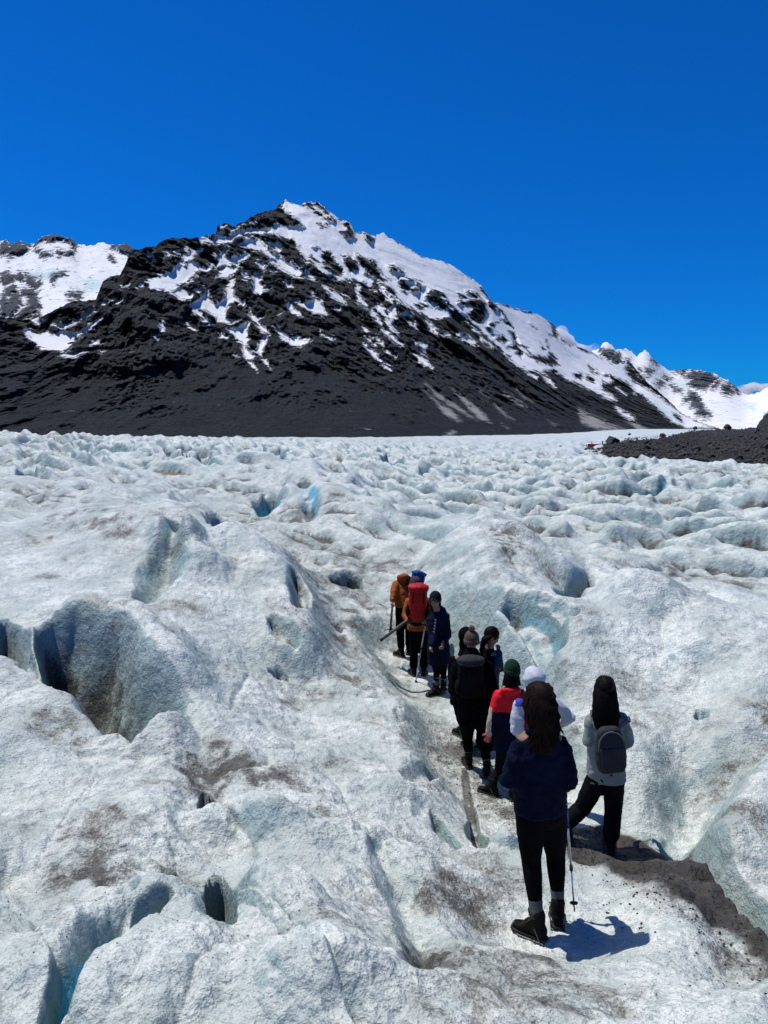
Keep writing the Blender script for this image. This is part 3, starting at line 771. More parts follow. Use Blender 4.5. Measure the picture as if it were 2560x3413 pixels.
RIGHT_ICE = [z5([(780,570),(900,590),(930,670),(880,650),(800,610)]), z5([(620,480),(700,500),(740,530),(650,510)]), z5([(1420,790),(1550,780),(1540,860),(1450,820)]), z5([(880,630),(940,640),(920,670)])]

def paint(u, v, ops, start, reach=20.0):
    f = np.full(u.shape, float(start))
    for s, poly in ops:
        xs = [p[0] for p in poly]; ys = [p[1] for p in poly]
        i = np.nonzero((u > min(xs) - reach) & (u < max(xs) + reach) & (v > min(ys) - reach) & (v < max(ys) + reach))[0]
        if len(i) == 0: continue
        d, _ = seg_dist(u[i], v[i], poly + [poly[0]])
        sd = np.where(inside(u[i], v[i], poly), d, -d)
        sd = np.clip(sd, -reach, reach) / reach
        f[i] = np.maximum(f[i], sd) if s > 0 else np.minimum(f[i], -sd)
    return f

def mountain(name, ridge, base, d_base, d_ridge, us, nrow, ops, start, rough, mat, ice=(), dirty=(), jag=2.0, seed=1, power=.9, back=.45, crest_snow=None, knolls=(), scree=None, ksm=.12):
    """one range: skyline and foot come from the photo, each with its own distance; the slope between them is a real surface"""
    us = np.asarray(us, float); nc = len(us)
    rv = np.interp(us, [p[0] for p in ridge], [p[1] for p in ridge])
    jg = jag * (ridged(us / 23.0, us * 0 + 3.3, seed, 4) - .55) * -2.6 + jag * .8 * fbm(us / 5.0, us * 0, seed + 5, 3)
    bv = np.interp(us, [p[0] for p in base], [p[1] for p in base])
    db = np.interp(us, [p[0] for p in d_base], [p[1] for p in d_base])
    dr = np.interp(us, [p[0] for p in d_ridge], [p[1] for p in d_ridge])
    T = np.linspace(0, 1, nrow)
    U = np.broadcast_to(us[None], (nrow, nc)); Vv = bv[None] + (rv - bv)[None] * T[:, None] + jg[None] * np.clip((T[:, None] - .955) / .045, 0, 1) ** 2
    ksz = max(3, int(len(us) * ksm)); kk = np.hanning(ksz + 2)[1:-1]; kk /= kk.sum()
    rs = np.convolve(np.pad(rv, (ksz, ksz), mode='edge'), kk, 'same')[ksz:-ksz]
    TT = np.clip((bv[None] - Vv) / (bv - rs)[None], 0, 2)
    D = db[None] + (dr - db)[None] * (TT ** power)
    for (ku, kv, kru, krv, kd) in knolls:       # shoulders that stand nearer than the slope behind them
        D = D - kd * np.exp(-((U - ku) / kru) ** 2 - ((Vv - kv) / krv) ** 2)
    sx, sz = ray(U, Vv)
    X = sx * D; Y = D.copy(); Zz = CAM_Z + sz * D
    # crags: the face steps in and out along the line of sight, in gullies that run downhill
    L = rough[0]
    q = (X * .8 - Zz * .6) / (L * 1.9); q2 = (Zz * .8 + X * .6) / (L * .62)
    sn = paint(U.ravel(), Vv.ravel(), ops, start).reshape(U.shape)
    rocky = np.clip(.45 - sn * 1.3, .08, 1.0)
    if scree is not None:
        sv = np.interp(us, [p[0] for p in scree], [p[1] for p in scree])
        k = sstep((Vv - sv[None]) / 60.0 + .5)
        k = k * (1 - .95 * np.exp(-((U - 470) / 75) ** 2 - ((Vv - 1310) / 70) ** 2) - .6 * np.exp(-((U - 1050) / 130) ** 2 - ((Vv - 1330) / 60) ** 2) - .5 * np.exp(-((U - 150) / 180) ** 2 - ((Vv - 1200) / 60) ** 2))
        k = np.clip(k * (1 - .5 * sstep(fbm(U / 110., Vv / 70., 77, 3) / .35)), 0, 1)
        rocky = rocky * (1 - .72 * k)
    else: k = np.zeros_like(U)
    warp = fbm(q * .7, q2 * .7, seed + 31, 3) * .6
    R1 = ridged(q + warp, q2 * .55 + warp, seed + 11, 6, .56)
    R2 = ridged(q * 3.1 + q2, q2 * 2.3 - warp, seed + 21, 5, .6)
    fade = np.minimum(1, np.minimum(T * 9, 1))[:, None]
    R3 = ridged(q * 11 + warp * 3, q2 * 6.5 - warp * 3, seed + 41, 5, .68)
    dd = -(R3 - .55) * rough[2] * .75 * rocky * fade -(R1 - .55) * rough[1] * fade * (.14 + .86 * rocky) - (R2 - .55) * rough[2] * rocky * fade
    D2 = D + dd
    X = sx * D2; Y = D2; Zz = CAM_Z + sz * D2
    # the far side falls away behind the crest
    nb = 10
    rows = [np.stack([X, Y, Zz], 2)]
    cx_, cy_, cz_ = X[-1], Y[-1], Zz[-1]
    for j in range(1, nb + 1):
        t = j / nb
        add = (dr - db) * back * t
        y2 = cy_ + add
        hgt = (cz_ - CAM_Z) * (1 - t ** 1.25) + CAM_Z - 60 * t
        y_ = y2; x_ = cx_ * (1 + add / cy_)
        rows.append(np.stack([x_, y_, hgt], 1)[None])
    V = np.concatenate(rows, 0); nrt = nrow + nb
    ex = lambda A: np.concatenate([A, np.repeat(A[-1:], nb, 0)], 0).ravel()
    at = {'snow': ex(sn), 'scree': ex(k)}
    f = np.full(U.size, -1.0)
    if ice: f = paint(U.ravel(), Vv.ravel(), [(1, p) for p in ice], -1)
    at['ice'] = ex(f.reshape(U.shape))
    f = np.full(U.size, -1.0)
    if dirty: f = paint(U.ravel(), Vv.ravel(), [(1, p) for p in dirty], -1)
    at['old'] = ex(f.reshape(U.shape))
    o = mesh_from_grid(name, V.reshape(-1, 3), nrt, nc, at, mat)
    tag(o, kind='structure')
    return o

def mountain_material(name, scale, rock_a, rock_b, amp=.5, green=.0, bumpd=10.):
    m, nt, b = new_mat(name)
    geo = nt.nodes.new('ShaderNodeNewGeometry')
    mp = nt.nodes.new('ShaderNodeVectorMath'); mp.operation = 'SCALE'; mp.inputs['Scale'].default_value = scale
    nt.links.new(geo.outputs['Position'], mp.inputs[0]); pos = mp.outputs[0]
    snow = attr(nt, 'snow'); ice = attr(nt, 'ice'); old = attr(nt, 'old'); scree = attr(nt, 'scree')
    n1 = noise(nt, pos, 7, 9, .70, dist=.3); n2 = noise(nt, pos, 26, 7, .78); n3 = noise(nt, pos, 3, 4, .6)
    nn = math_n(nt, 'ADD', math_n(nt, 'MULTIPLY', n1, .65), math_n(nt, 'MULTIPLY', n2, .35))
    f = math_n(nt, 'ADD', math_n(nt, 'ADD', snow, .16 if bumpd < 50 else -.22), math_n(nt, 'MULTIPLY', math_n(nt, 'SUBTRACT', nn, .5), amp * 13.))
    sf = maprange(nt, f, -.05, .09)
    rock = mixc(nt, maprange(nt, n1, .35, .66), rock_a, rock_b)
    rock = mixc(nt, maprange(nt, n2, .48, .66), rock, tuple(c * 2.3 for c in rock_b))
    if green: rock = mixc(nt, math_n(nt, 'MULTIPLY', maprange(nt, n3, .5, .66), green), rock, (.050, .050, .028))
    n5 = noise(nt, pos, 90, 5, .8)
    scr = mixc(nt, maprange(nt, n2, .35, .65), tuple(c * 1.3 for c in rock_a), tuple(c * .95 for c in rock_b))
    scr = mixc(nt, maprange(nt, n5, .57, .66), scr, tuple(c * 2.6 for c in rock_b))
    scr = mixc(nt, maprange(nt, n3, .42, .7, 0, .55), scr, tuple(c * .8 for c in rock_a))
    rock = mixc(nt, scree, rock, scr)
    white = mixc(nt, maprange(nt, n3, .3, .7), (.70, .70, .705), (.60, .615, .64))
    oldf = maprange(nt, math_n(nt, 'ADD', old, math_n(nt, 'MULTIPLY', math_n(nt, 'SUBTRACT', nn, .5), 3.2)), -.25, .5)
    c = mixc(nt, oldf, rock, (.40, .40, .385))
    c = mixc(nt, sf, c, white)
    icf = maprange(nt, math_n(nt, 'ADD', ice, math_n(nt, 'MULTIPLY', math_n(nt, 'SUBTRACT', n1, .5), 6.)), -.1, .35)
    c = mixc(nt, math_n(nt, 'MULTIPLY', icf, .8), c, (.36, .50, .52))
    nt.links.new(c, b.inputs['Base Color'])
    b.inputs['Roughness'].default_value = .85
    b.inputs['Specular IOR Level'].default_value = .2
    # rock is rough, the snow that fills it is smooth
    rk = math_n(nt, 'SUBTRACT', 1.0, math_n(nt, 'MULTIPLY', sf, .9))
    hh = math_n(nt, 'MULTIPLY', math_n(nt, 'ADD', n1, math_n(nt, 'MULTIPLY', n2, .45)), rk)
    nt.links.new(bump(nt, hh, 1.0, bumpd), b.inputs['Normal'])
    return m

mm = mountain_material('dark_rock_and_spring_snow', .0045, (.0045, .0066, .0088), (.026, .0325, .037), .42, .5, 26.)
mf = mountain_material('far_rock_and_snow', .0016, (.045, .052, .065), (.075, .083, .095), .62, 0, 70.)  # bluish haze of distance put into the rock colours

RIDGE = [(-900,1180),(-300,1085),(0,1055),(60,1062),(110,1068),(150,1052),(200,1025),(240,1005),(320,1000),(332,965),(345,935),(360,925),(400,915),(415,890),(430,850),(452,832),(475,828),(520,818),(555,795),(600,792),(640,796),(700,786),(720,776),(724,755),(745,744),(762,746),(776,756),(830,728),(862,710),(900,702),(920,700),(926,683),(943,676),(951,662),(962,672),(1000,686),(1020,674),(1035,674),(1050,676),(1062,676),(1090,700),(1130,730),(1165,742),(1183,772),(1225,775),(1245,788),(1258,784),(1276,775),(1294,790),(1335,812),(1405,856),(1480,872),(1530,900),(1605,952),(1615,975),(1645,1008),(1700,1020),(1790,1047),(1835,1074),(1850,1090),(1870,1125),(1905,1150),(1960,1170),(2000,1186),(2047,1215),(2080,1212),(2096,1204),(2112,1222),(2140,1258),(2177,1292),(2220,1327),(2250,1357),(2272,1378),(2304,1393),(2343,1411),(2380,1424),(2420,1437),(2560,1448),(3400,1450)]
us_m = np.concatenate([np.linspace(-900, -40, 45), np.linspace(-30, 2480, 740), np.linspace(2500, 3300, 20)])
main = mountain('snowy_rock_mountain', RIDGE,
    [(-900,1468),(0,1462),(600,1470),(1000,1474),(1280,1470),(1500,1466),(1700,1464),(1900,1459),(2050,1453),(2200,1446),(2330,1441),(3300,1460)],
    [(-900,800),(0,760),(1280,860),(1900,1350),(2300,1750),(3300,1900)],
    [(-900,1500),(0,1450),(330,1800),(600,2200),(960,2750),(1300,2900),(1640,3100),(1900,3600),(2120,3900),(2300,3300),(2420,2400),(3300,2400)],
    us_m, 290, MAIN_PAINT, -1, (330., 230., 95.), mm, dirty=DIRTY_PAINT, jag=3.2, seed=3,
    ice=[z4([(510,250),(560,270),(580,340),(530,310)]), z4([(760,470),(830,520),(880,565),(800,530)]), z4([(1300,840),(1440,870),(1510,930),(1450,930),(1360,880)]), z4([(500,600),(570,590),(540,620)]), z5([(560,720),(700,830),(860,930),(820,960),(700,880)])],
    knolls=[(470,1080,150,110,70),(470,1310,60,60,40)],
    scree=[(-900,1100),(0,1180),(400,1240),(700,1190),(1000,1210),(1300,1290),(1500,1330),(1700,1360),(2000,1400),(2300,1440)])

us_l = np.concatenate([np.linspace(-700, -20, 40), np.linspace(-10, 560, 260)])
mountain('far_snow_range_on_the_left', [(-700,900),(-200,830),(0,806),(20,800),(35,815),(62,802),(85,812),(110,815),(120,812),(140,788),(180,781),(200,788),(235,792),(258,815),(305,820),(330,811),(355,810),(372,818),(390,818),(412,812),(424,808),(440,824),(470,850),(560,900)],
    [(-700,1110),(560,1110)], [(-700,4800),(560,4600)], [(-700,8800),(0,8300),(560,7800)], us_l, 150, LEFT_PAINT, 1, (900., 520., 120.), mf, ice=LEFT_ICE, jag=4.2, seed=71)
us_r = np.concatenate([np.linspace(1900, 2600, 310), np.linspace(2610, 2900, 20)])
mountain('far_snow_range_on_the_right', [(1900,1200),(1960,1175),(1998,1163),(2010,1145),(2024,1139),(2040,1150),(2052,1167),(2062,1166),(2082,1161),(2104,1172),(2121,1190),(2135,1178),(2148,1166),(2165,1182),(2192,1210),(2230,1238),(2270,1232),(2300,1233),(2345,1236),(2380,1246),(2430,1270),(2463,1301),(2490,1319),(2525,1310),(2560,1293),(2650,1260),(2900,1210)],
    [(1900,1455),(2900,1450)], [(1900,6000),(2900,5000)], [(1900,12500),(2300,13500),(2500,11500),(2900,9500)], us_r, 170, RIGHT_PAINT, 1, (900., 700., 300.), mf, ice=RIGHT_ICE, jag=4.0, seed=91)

# ------------------------------------------------------------------ moraine on the right
def rubble_material(name, sc, lo, hi, bd):
    m, nt, b = new_mat(name)
    geo = nt.nodes.new('ShaderNodeNewGeometry'); pos = geo.outputs['Position']
    vo = nt.nodes.new('ShaderNodeTexVoronoi'); vo.inputs['Scale'].default_value = sc; nt.links.new(pos, vo.inputs['Vector'])
    n2 = noise(nt, pos, sc * .3, 6, .7)
    bw = nt.nodes.new('ShaderNodeSeparateColor'); nt.links.new(vo.outputs['Color'], bw.inputs[0])
    c = mixc(nt, bw.outputs[0], lo, hi)
    c = mixc(nt, maprange(nt, n2, .3, .75), tuple(v * .7 for v in lo), c)
    nt.links.new(c, b.inputs['Base Color']); b.inputs['Roughness'].default_value = .85
    hh = math_n(nt, 'ADD', math_n(nt, 'MULTIPLY', vo.outputs['Distance'], -1.0), math_n(nt, 'MULTIPLY', n2, .5))
    nt.links.new(bump(nt, hh, 1.0, bd), b.inputs['Normal'])
    return m
m_rub = rubble_material('dark_moraine_rubble', .55, (.006, .0072, .0075), (.028, .029, .027), 1.3)
def moraine():
    us = np.concatenate([np.linspace(2010, 2600, 330), np.linspace(2610, 3600, 60)])
    top = np.interp(us, [1955,1985,2060,2130,2200,2280,2340,2400,2480,2520,2535,2550,2575,2640,2800,3600], [1500,1484,1474,1468,1462,1440,1432,1430,1428,1424,1400,1378,1362,1330,1280,1200])
    bot = np.interp(us, [1955,1985,2060,2130,2200,2280,2340,2400,2480,2560,2700,3600], [1504,1512,1520,1518,1524,1522,1528,1534,1548,1572,1610,1700])
    dt = np.interp(us, [1955,2060,2200,2340,2500,2560,2700,3600], [262,300,330,520,520,330,280,230])
    db = np.interp(us, [1955,2060,2200,2340,2500,2560,2700,3600], [250,215,190,168,140,118,90,60])
    nr_ = 110
    T = np.linspace(-.03, 1, nr_)[:, None]
    U = np.broadcast_to(us[None], (nr_, len(us))); Vv = bot + (top - bot) * T
    D = db + (dt - db) * np.abs(T) ** 1.7
    sx, sz = ray(U, Vv)
    X = sx * D; Y = D.copy(); Zz = CAM_Z + sz * D
    edge = np.minimum(1, np.minimum(np.clip(T, 0, 1) * 8, 1)) * np.clip((U - 2010) / 60, 0, 1)
    Zz = Zz + (ridged(X / 9, Y / 9, 5, 5, .6) - .62) * 2.2 * edge + (fbm(X / 2.2, Y / 2.2, 8, 3)) * 1.3 * edge - .25
    V = np.stack([X, Y, Zz], 2)
    rows = [V]
    for j in range(1, 6):
        t = j / 5
        rows.append(np.stack([X[-1] * (1 + .3 * t), Y[-1] * (1 + .3 * t), Zz[-1] - (Zz[-1] + 12) * t], 1)[None])
    V = np.concatenate(rows, 0)
    o = mesh_from_grid('moraine', V.reshape(-1, 3), V.shape[0], len(us), None, m_rub)
    tag(o, kind='structure')
    return X, Y, Zz
MX, MY, MZ = moraine()

# ------------------------------------------------------------------ low clouds behind the ridge
def cloud(label, puffs, Y, dens, seed):
    rr = random.Random(seed); bm = bmesh.new()
    for u, v, ru, rv in puffs:
        for k in range(5):
            p = P(u + rr.uniform(-.5, .5) * ru, v + rr.uniform(-.4, .4) * rv, Y + rr.uniform(-1, 1) * ru / F * Y * .8)
            s = ru / F * Y * rr.uniform(.45, .8)
            M = Matrix.Translation(p) @ Matrix.Diagonal((s, s, s * rv / ru, 1))
            bmesh.ops.create_icosphere(bm, subdivisions=3, radius=1, matrix=M)
    me = bpy.data.meshes.new('cloud'); bm.to_mesh(me); bm.free()
    o = bpy.data.objects.new('cloud', me); COL.objects.link(o)
    md = o.modifiers.new('r', 'REMESH'); md.mode = 'VOXEL'; md.voxel_size = Y * .0035
    me2 = bpy.data.meshes.new_from_object(o.evaluated_get(bpy.context.evaluated_depsgraph_get()))
    o.modifiers.clear(); o.data = me2; me2.name = 'cloud'
    m = bpy.data.materials.new('cloud_vapour'); m.use_nodes = True; nt = m.node_tree
    for n_ in list(nt.nodes):
        if n_.type == 'BSDF_PRINCIPLED': nt.nodes.remove(n_)
    out = [n_ for n_ in nt.nodes if n_.type == 'OUTPUT_MATERIAL'][0]
    vol = nt.nodes.new('ShaderNodeVolumePrincipled'); vol.inputs['Color'].default_value = (.97, .97, .98, 1); vol.inputs['Anisotropy'].default_value = .2
    geo = nt.nodes.new('ShaderNodeNewGeometry')
    n1 = noise(nt, geo.outputs['Position'], 14.0 / Y * 2.2, 6, .62)
    nt.links.new(maprange(nt, n1, .36, .66, 0, dens), vol.inputs['Density'])
    nt.links.new(vol.outputs[0], out.inputs['Volume'])
    me2.materials.clear(); me2.materials.append(m)
    tag(o, label, 'cloud')
    return o
cloud('small white cloud tumbling down behind the snowy ridge left of the far peaks', [(1868, 1112, 30, 26), (1890, 1138, 30, 24), (1925, 1160, 32, 22), (1960, 1176, 28, 18), (1985, 1160, 24, 24)], 17500, .012, 3)
cloud('white cloud bank low on the right behind the far snow slope', [(2420, 1312, 36, 16), (2470, 1300, 34, 20), (2515, 1290, 34, 22), (2555, 1292, 38, 20), (2620, 1295, 44, 20)], 17500, .02, 4)


# ================================================================== SMALL ROCKS, BOULDERS, HELICOPTER
def boulder_mesh(name, seed, sx_, sy_, sz_, blocky=.5, sub=2):
    rr = random.Random(seed)
    bm = bmesh.new()
    bmesh.ops.create_icosphere(bm, subdivisions=sub, radius=1)
    planes = []
    for _ in range(9):
        n_ = Vector((rr.uniform(-1, 1), rr.uniform(-1, 1), rr.uniform(-1, 1))).normalized()
        planes.append((n_, rr.uniform(.55, .85)))
    for v in bm.verts:
        for n_, d in planes:
            e = v.co.dot(n_) - d
            if e > 0: v.co -= n_ * e * (blocky + .4)
        v.co += Vector((rr.uniform(-1, 1), rr.uniform(-1, 1), rr.uniform(-1, 1))) * .035
        v.co = Vector((v.co.x * sx_, v.co.y * sy_, v.co.z * sz_))
    me = bpy.data.meshes.new(name); bm.to_mesh(me); bm.free()
    return me

m_rock, rnt, rb = new_mat('grey_boulder_rock')
rg = rnt.nodes.new('ShaderNodeTexCoord')
rn = noise(rnt, rg.outputs['Object'], 1.4, 7, .7)
rnt.links.new(mixc(rnt, maprange(rnt, rn, .3, .7), (.009, .010, .010), (.042, .042, .039)), rb.inputs['Base Color'])
rb.inputs['Roughness'].default_value = .85
rnt.links.new(bump(rnt, rn, .8, .5), rb.inputs['Normal'])

def block_mesh(name, sx_, sy_, sz_, seed):
    rr = random.Random(seed)
    bm = bmesh.new()
    bmesh.ops.create_cube(bm, size=2)
    bmesh.ops.subdivide_edges(bm, edges=bm.edges[:], cuts=3, use_grid_fill=True)
    for v in bm.verts:
        c = v.co
        r_ = max(abs(c.x), abs(c.y), abs(c.z)); k = c.length
        c *= (1 - .16 * (k - 1) / .73)
        c.x += .12 * c.z; c += Vector((rr.uniform(-1, 1), rr.uniform(-1, 1), rr.uniform(-1, 1))) * .05
        v.co = Vector((c.x * sx_, c.y * sy_, c.z * sz_))
    me = bpy.data.meshes.new(name); bm.to_mesh(me); bm.free()
    return me

def put(name, me, mat, loc, rot=(0, 0, 0)):
    o = bpy.data.objects.new(name, me)
    if mat and not me.materials: me.materials.append(mat)
    COL.objects.link(o); o.location = loc; o.rotation_euler = rot
    return o

b1 = P(2042, 1471, 285)
o = put('boulder', block_mesh('boulder', 1.9, 1.8, 1.65, 4), m_rock, (b1.x, b1.y, b1.z), (.25, .35, .5))
tag(o, 'large square-edged grey boulder tilted on the ice at the left tip of the moraine', 'boulder')
b2 = P(2093, 1478, 290)
o = put('boulder', boulder_mesh('boulder', 9, 2.9, 2.2, 1.7, .5, 3), m_rock, (b2.x, b2.y, b2.z), (0, 0, .4))
tag(o, 'low dark boulder just right of the square-edged boulder on the moraine tip', 'boulder')
small = [(2098,1447,900,1.9,'small dark boulder alone on the far ice above the square-edged boulder'),
         (2209,1452,560,2.4,'dark boulder standing up from the far white edge of the moraine'),
         (2425,1424,520,2.8,'round boulder on the skyline of the moraine left of the dark hill'),
         (2319,1427,620,2.0,'small boulder on the far snow edge where the moraine band begins'),
         (1868,1489,330,.7,'small dark rock on the ice left of the red helicopter'),
         (2205,1468,330,1.7,'dark boulder on the near slope of the moraine, below the upright one')]
for u, v, d, s, lab in small:
    p = P(u, v, d)
    o = put('boulder', boulder_mesh('boulder', u, s * 1.15, s, s * .85, .5), m_rock, p, (0, 0, random.uniform(0, 3)))
    tag(o, lab, 'boulder')
# the loose boulders of the moraine
bank = [boulder_mesh('boulder', 500 + i, 1.2, 1.0, .8, .5, 1) for i in range(8)]
rr = random.Random(21)
cand = []
nrm_, ncm_ = MX.shape
for k in range(2200):
    i = int(3 + (nrm_ - 5) * rr.random() ** .8); j = rr.randrange(2, ncm_ - 2)
    y_ = MY[i, j]; x_ = MX[i, j]
    s = min(1.25, .26 * (1.0 / (rr.random() ** .55 + .12)))
    cand.append((s / y_, x_, y_, MZ[i, j], s))
cand.sort(reverse=True)
for q, x_, y_, z_, s in cand[:240]:
    o = put('boulder', rr.choice(bank), m_rock, (x_, y_, z_ + s * .3), (rr.uniform(-.4, .4), rr.uniform(-.4, .4), rr.uniform(0, 6.28)))
    o.scale = (s, s, s)
    tag(o, 'dark angular boulder among the loose rubble of the moraine on the right', 'boulder', 'loose boulders on the moraine')
# stones too small to count, on the moraine and its fringe
def scatter_stones(name, spots, mat, seed):
    rr = random.Random(seed); vs = []; fs = []
    base = [(1,0,0),(-1,0,0),(0,1,0),(0,-1,0),(0,0,1),(0,0,-.6)]
    tri = [(0,2,4),(2,1,4),(1,3,4),(3,0,4),(2,0,5),(1,2,5),(3,1,5),(0,3,5)]
    for (x_, y_, z_, s) in spots:
        a = rr.uniform(0, 6.28); n0 = len(vs)
        k = [rr.uniform(.6, 1.2) for _ in range(6)]
        for (bx, by, bz), kk in zip(base, k):
            X_, Y_ = bx * kk, by * kk * .8
            vs.append((x_ + s * (X_ * math.cos(a) - Y_ * math.sin(a)), y_ + s * (X_ * math.sin(a) + Y_ * math.cos(a)), z_ + s * bz * kk * .7))
        fs += [tuple(n0 + t for t in f) for f in tri]
    me = bpy.data.meshes.new(name); me.from_pydata(vs, [], fs); me.materials.append(mat)
    o = bpy.data.objects.new(name, me); COL.objects.link(o)
    return o
spots = [(x_, y_, z_ + s * .2, s) for q, x_, y_, z_, s in cand[240:]]
for k in range(5000):
    i = int(2 + (nrm_ - 4) * rr.random()); j = rr.randrange(1, ncm_ - 2)
    spots.append((MX[i, j], MY[i, j], MZ[i, j] + .1, rr.uniform(.2, .75)))
fr = []
for k in range(700):      # stones strewn on the ice in front of and behind the rubble
    u = rr.uniform(1950, 2560); v = np.interp(u, [1950, 2060, 2200, 2340, 2560], [1500, 1517, 1523, 1528, 1573]) + rr.gauss(0, 6)
    if rr.random() < .45:
        u = rr.uniform(2020, 2330); v = np.interp(u, [2020, 2200, 2330], [1478, 1458, 1434]) + rr.gauss(0, 5)
    fr.append((u, v))
for (x_, y_) in unproject(fr):
    if y_ > 1200: continue
    spots.append((x_, y_, ground(x_, y_) + .1, rr.uniform(.25, .8) * min(1.5, y_ / 200)))
o = scatter_stones('moraine_stones', spots, m_rock, 5)
tag(o, 'loose dark stones strewn over the moraine and the ice at its edge', 'stones', kind='stuff')
# dark grit and stones lying on the near ice and along the path
spots = []
pts = unproject(TRAIL)
for k in range(900):
    i = rr.randrange(0, 9); t = rr.random()
    x_ = pts[i][0] * (1 - t) + pts[i + 1][0] * t + rr.gauss(0, .28); y_ = pts[i][1] * (1 - t) + pts[i + 1][1] * t + rr.gauss(0, .22)
    spots.append((x_, y_, ground(x_, y_) + .002, rr.uniform(.004, .016)))
spot_px = [(rr.uniform(0, 2560), rr.uniform(2350, 3400)) for _ in range(700)]
for (x_, y_) in unproject(spot_px):
    spots.append((x_, y_, ground(x_, y_) + .001, rr.uniform(.002, .008)))
o = scatter_stones('grit', spots, m_rock, 6)
tag(o, 'dark grit and pebbles lying on the ice and the trodden path', 'grit', kind='stuff')

def simple_mat(name, col, rough=.6, metal=0.0, spec=.3):
    m, nt, b = new_mat(name)
    b.inputs['Base Color'].default_value = (*col, 1)
    b.inputs['Roughness'].default_value = rough
    b.inputs['Metallic'].default_value = metal
    b.inputs['Specular IOR Level'].default_value = spec
    return m

# ------------------------------------------------------------------ loft helper
def loft_bm(bm, rings, nseg=16, cap=True):
    """rings: (centre, axis_x, axis_y, rx, ry, power).  Adds a closed tube."""
    rows = []
    for c, ax, ay, rx, ry, pw in rings:
        row = []
        for k in range(nseg):
            a = 2 * math.pi * k / nseg
            ca, sa = math.cos(a), math.sin(a)
            px = math.copysign(abs(ca) ** (2 / pw), ca); py = math.copysign(abs(sa) ** (2 / pw), sa)
            row.append(bm.verts.new(c + ax * (px * rx) + ay * (py * ry)))
        rows.append(row)
    for i in range(len(rows) - 1):
        for k in range(nseg):
            bm.faces.new((rows[i][k], rows[i][(k + 1) % nseg], rows[i + 1][(k + 1) % nseg], rows[i + 1][k]))
    if cap:
        bm.faces.new(list(reversed(rows[0]))); bm.faces.new(rows[-1])

def tube_bm(bm, pts, rad, nseg=12, flat=1.0, up=None, round_ends=True):
    """tapering tube along points (rad: one radius per point), round ends"""
    pts = [Vector(p) for p in pts]; n = len(pts)
    if isinstance(rad, (int, float)): rad = [rad] * n
    if round_ends:
        d0 = (pts[0] - pts[1]).normalized(); d1 = (pts[-1] - pts[-2]).normalized()
        pts = [pts[0] + d0 * rad[0] * .9, pts[0] + d0 * rad[0] * .6] + pts + [pts[-1] + d1 * rad[-1] * .6, pts[-1] + d1 * rad[-1] * .9]
        rad = [rad[0] * .3, rad[0] * .78] + list(rad) + [rad[-1] * .78, rad[-1] * .3]
    rings = []; prev = None
    for i, p in enumerate(pts):
        a = pts[max(i - 1, 0)]; b = pts[min(i + 1, len(pts) - 1)]
        d = (b - a).normalized()
        ref = up or Vector((0, 1, 0)) if abs(d.y) < .92 else Vector((1, 0, 0))
        ax = prev if prev is not None else d.cross(ref)
        ax = (ax - d * ax.dot(d)).normalized(); prev = ax
        ay = d.cross(ax).normalized()
        rings.append((p, ax, ay, rad[i], rad[i] * flat, 2))
    loft_bm(bm, rings, nseg)

def ell_bm(bm, c, rx, ry, rz, rot=None, sub=2):
    M = Matrix.Translation(c) @ (rot.to_4x4() if rot else Matrix.Identity(4)) @ Matrix.Diagonal((rx, ry, rz, 1))
    bmesh.ops.create_icosphere(bm, subdivisions=sub, radius=1, matrix=M)

def box_bm(bm, c, sx_, sy_, sz_, rot=None, bev=0.0):
    M = Matrix.Translation(c) @ (rot.to_4x4() if rot else Matrix.Identity(4)) @ Matrix.Diagonal((sx_, sy_, sz_, 1))
    r_ = bmesh.ops.create_cube(bm, size=1, matrix=M)
    if bev:
        vs = set(r_['verts'])
        es = [e for e in bm.edges if e.verts[0] in vs and e.verts[1] in vs]
        bmesh.ops.bevel(bm, geom=es, offset=bev, segments=2, affect='EDGES')

def finish(name, bm, mat, parent, base=Vector((0, 0, 0)), voxel=None, smooth_it=2, crease=None, shade=True, fold=None):
    """link a bmesh as one object; with voxel it is fused into one continuous skin first"""
    bmesh.ops.recalc_face_normals(bm, faces=bm.faces[:])
    me = bpy.data.meshes.new(name); bm.to_mesh(me); bm.free()
    o = bpy.data.objects.new(name, me)
    COL.objects.link(o)
    if voxel:
        md = o.modifiers.new('r', 'REMESH'); md.mode = 'VOXEL'; md.voxel_size = voxel; md.adaptivity = 0
        if smooth_it:
            ms = o.modifiers.new('s', 'SMOOTH'); ms.factor = .5; ms.iterations = smooth_it
        dg = bpy.context.evaluated_depsgraph_get()
        ev = o.evaluated_get(dg)
        me2 = bpy.data.meshes.new_from_object(ev)
        o.modifiers.clear(); o.data = me2; bpy.data.meshes.remove(me); me = me2; me.name = name
    nv = len(me.vertices)
    co = np.empty(nv * 3, np.float32); me.vertices.foreach_get('co', co); co = co.reshape(-1, 3).astype(float)
    if fold:
        amp, lx, lz, sd_ = fold
        no = np.empty(nv * 3, np.float32); me.vertices.foreach_get('normal', no); no = no.reshape(-1, 3)
        w_ = fbm(co[:, 0] / lx + co[:, 1] / lx * .6, co[:, 2] / lz + co[:, 1] / lz * .5, sd_, 3)
        w2 = ridged(co[:, 0] / lx * .8 + w_ * .6, co[:, 2] / (lz * 1.4) + co[:, 0] / lx * .5, sd_ + 3, 3) - .6
        co = co + no * ((w_ * .6 + w2 * .8) * amp)[:, None]
    co = co - np.array(base)[None]
    me.vertices.foreach_set('co', np.ascontiguousarray(co, dtype=np.float32).ravel())
    if shade: me.polygons.foreach_set('use_smooth', [True] * len(me.polygons))
    me.update()
    if mat: me.materials.clear(); me.materials.append(mat)
    if parent: o.parent = parent
    return o

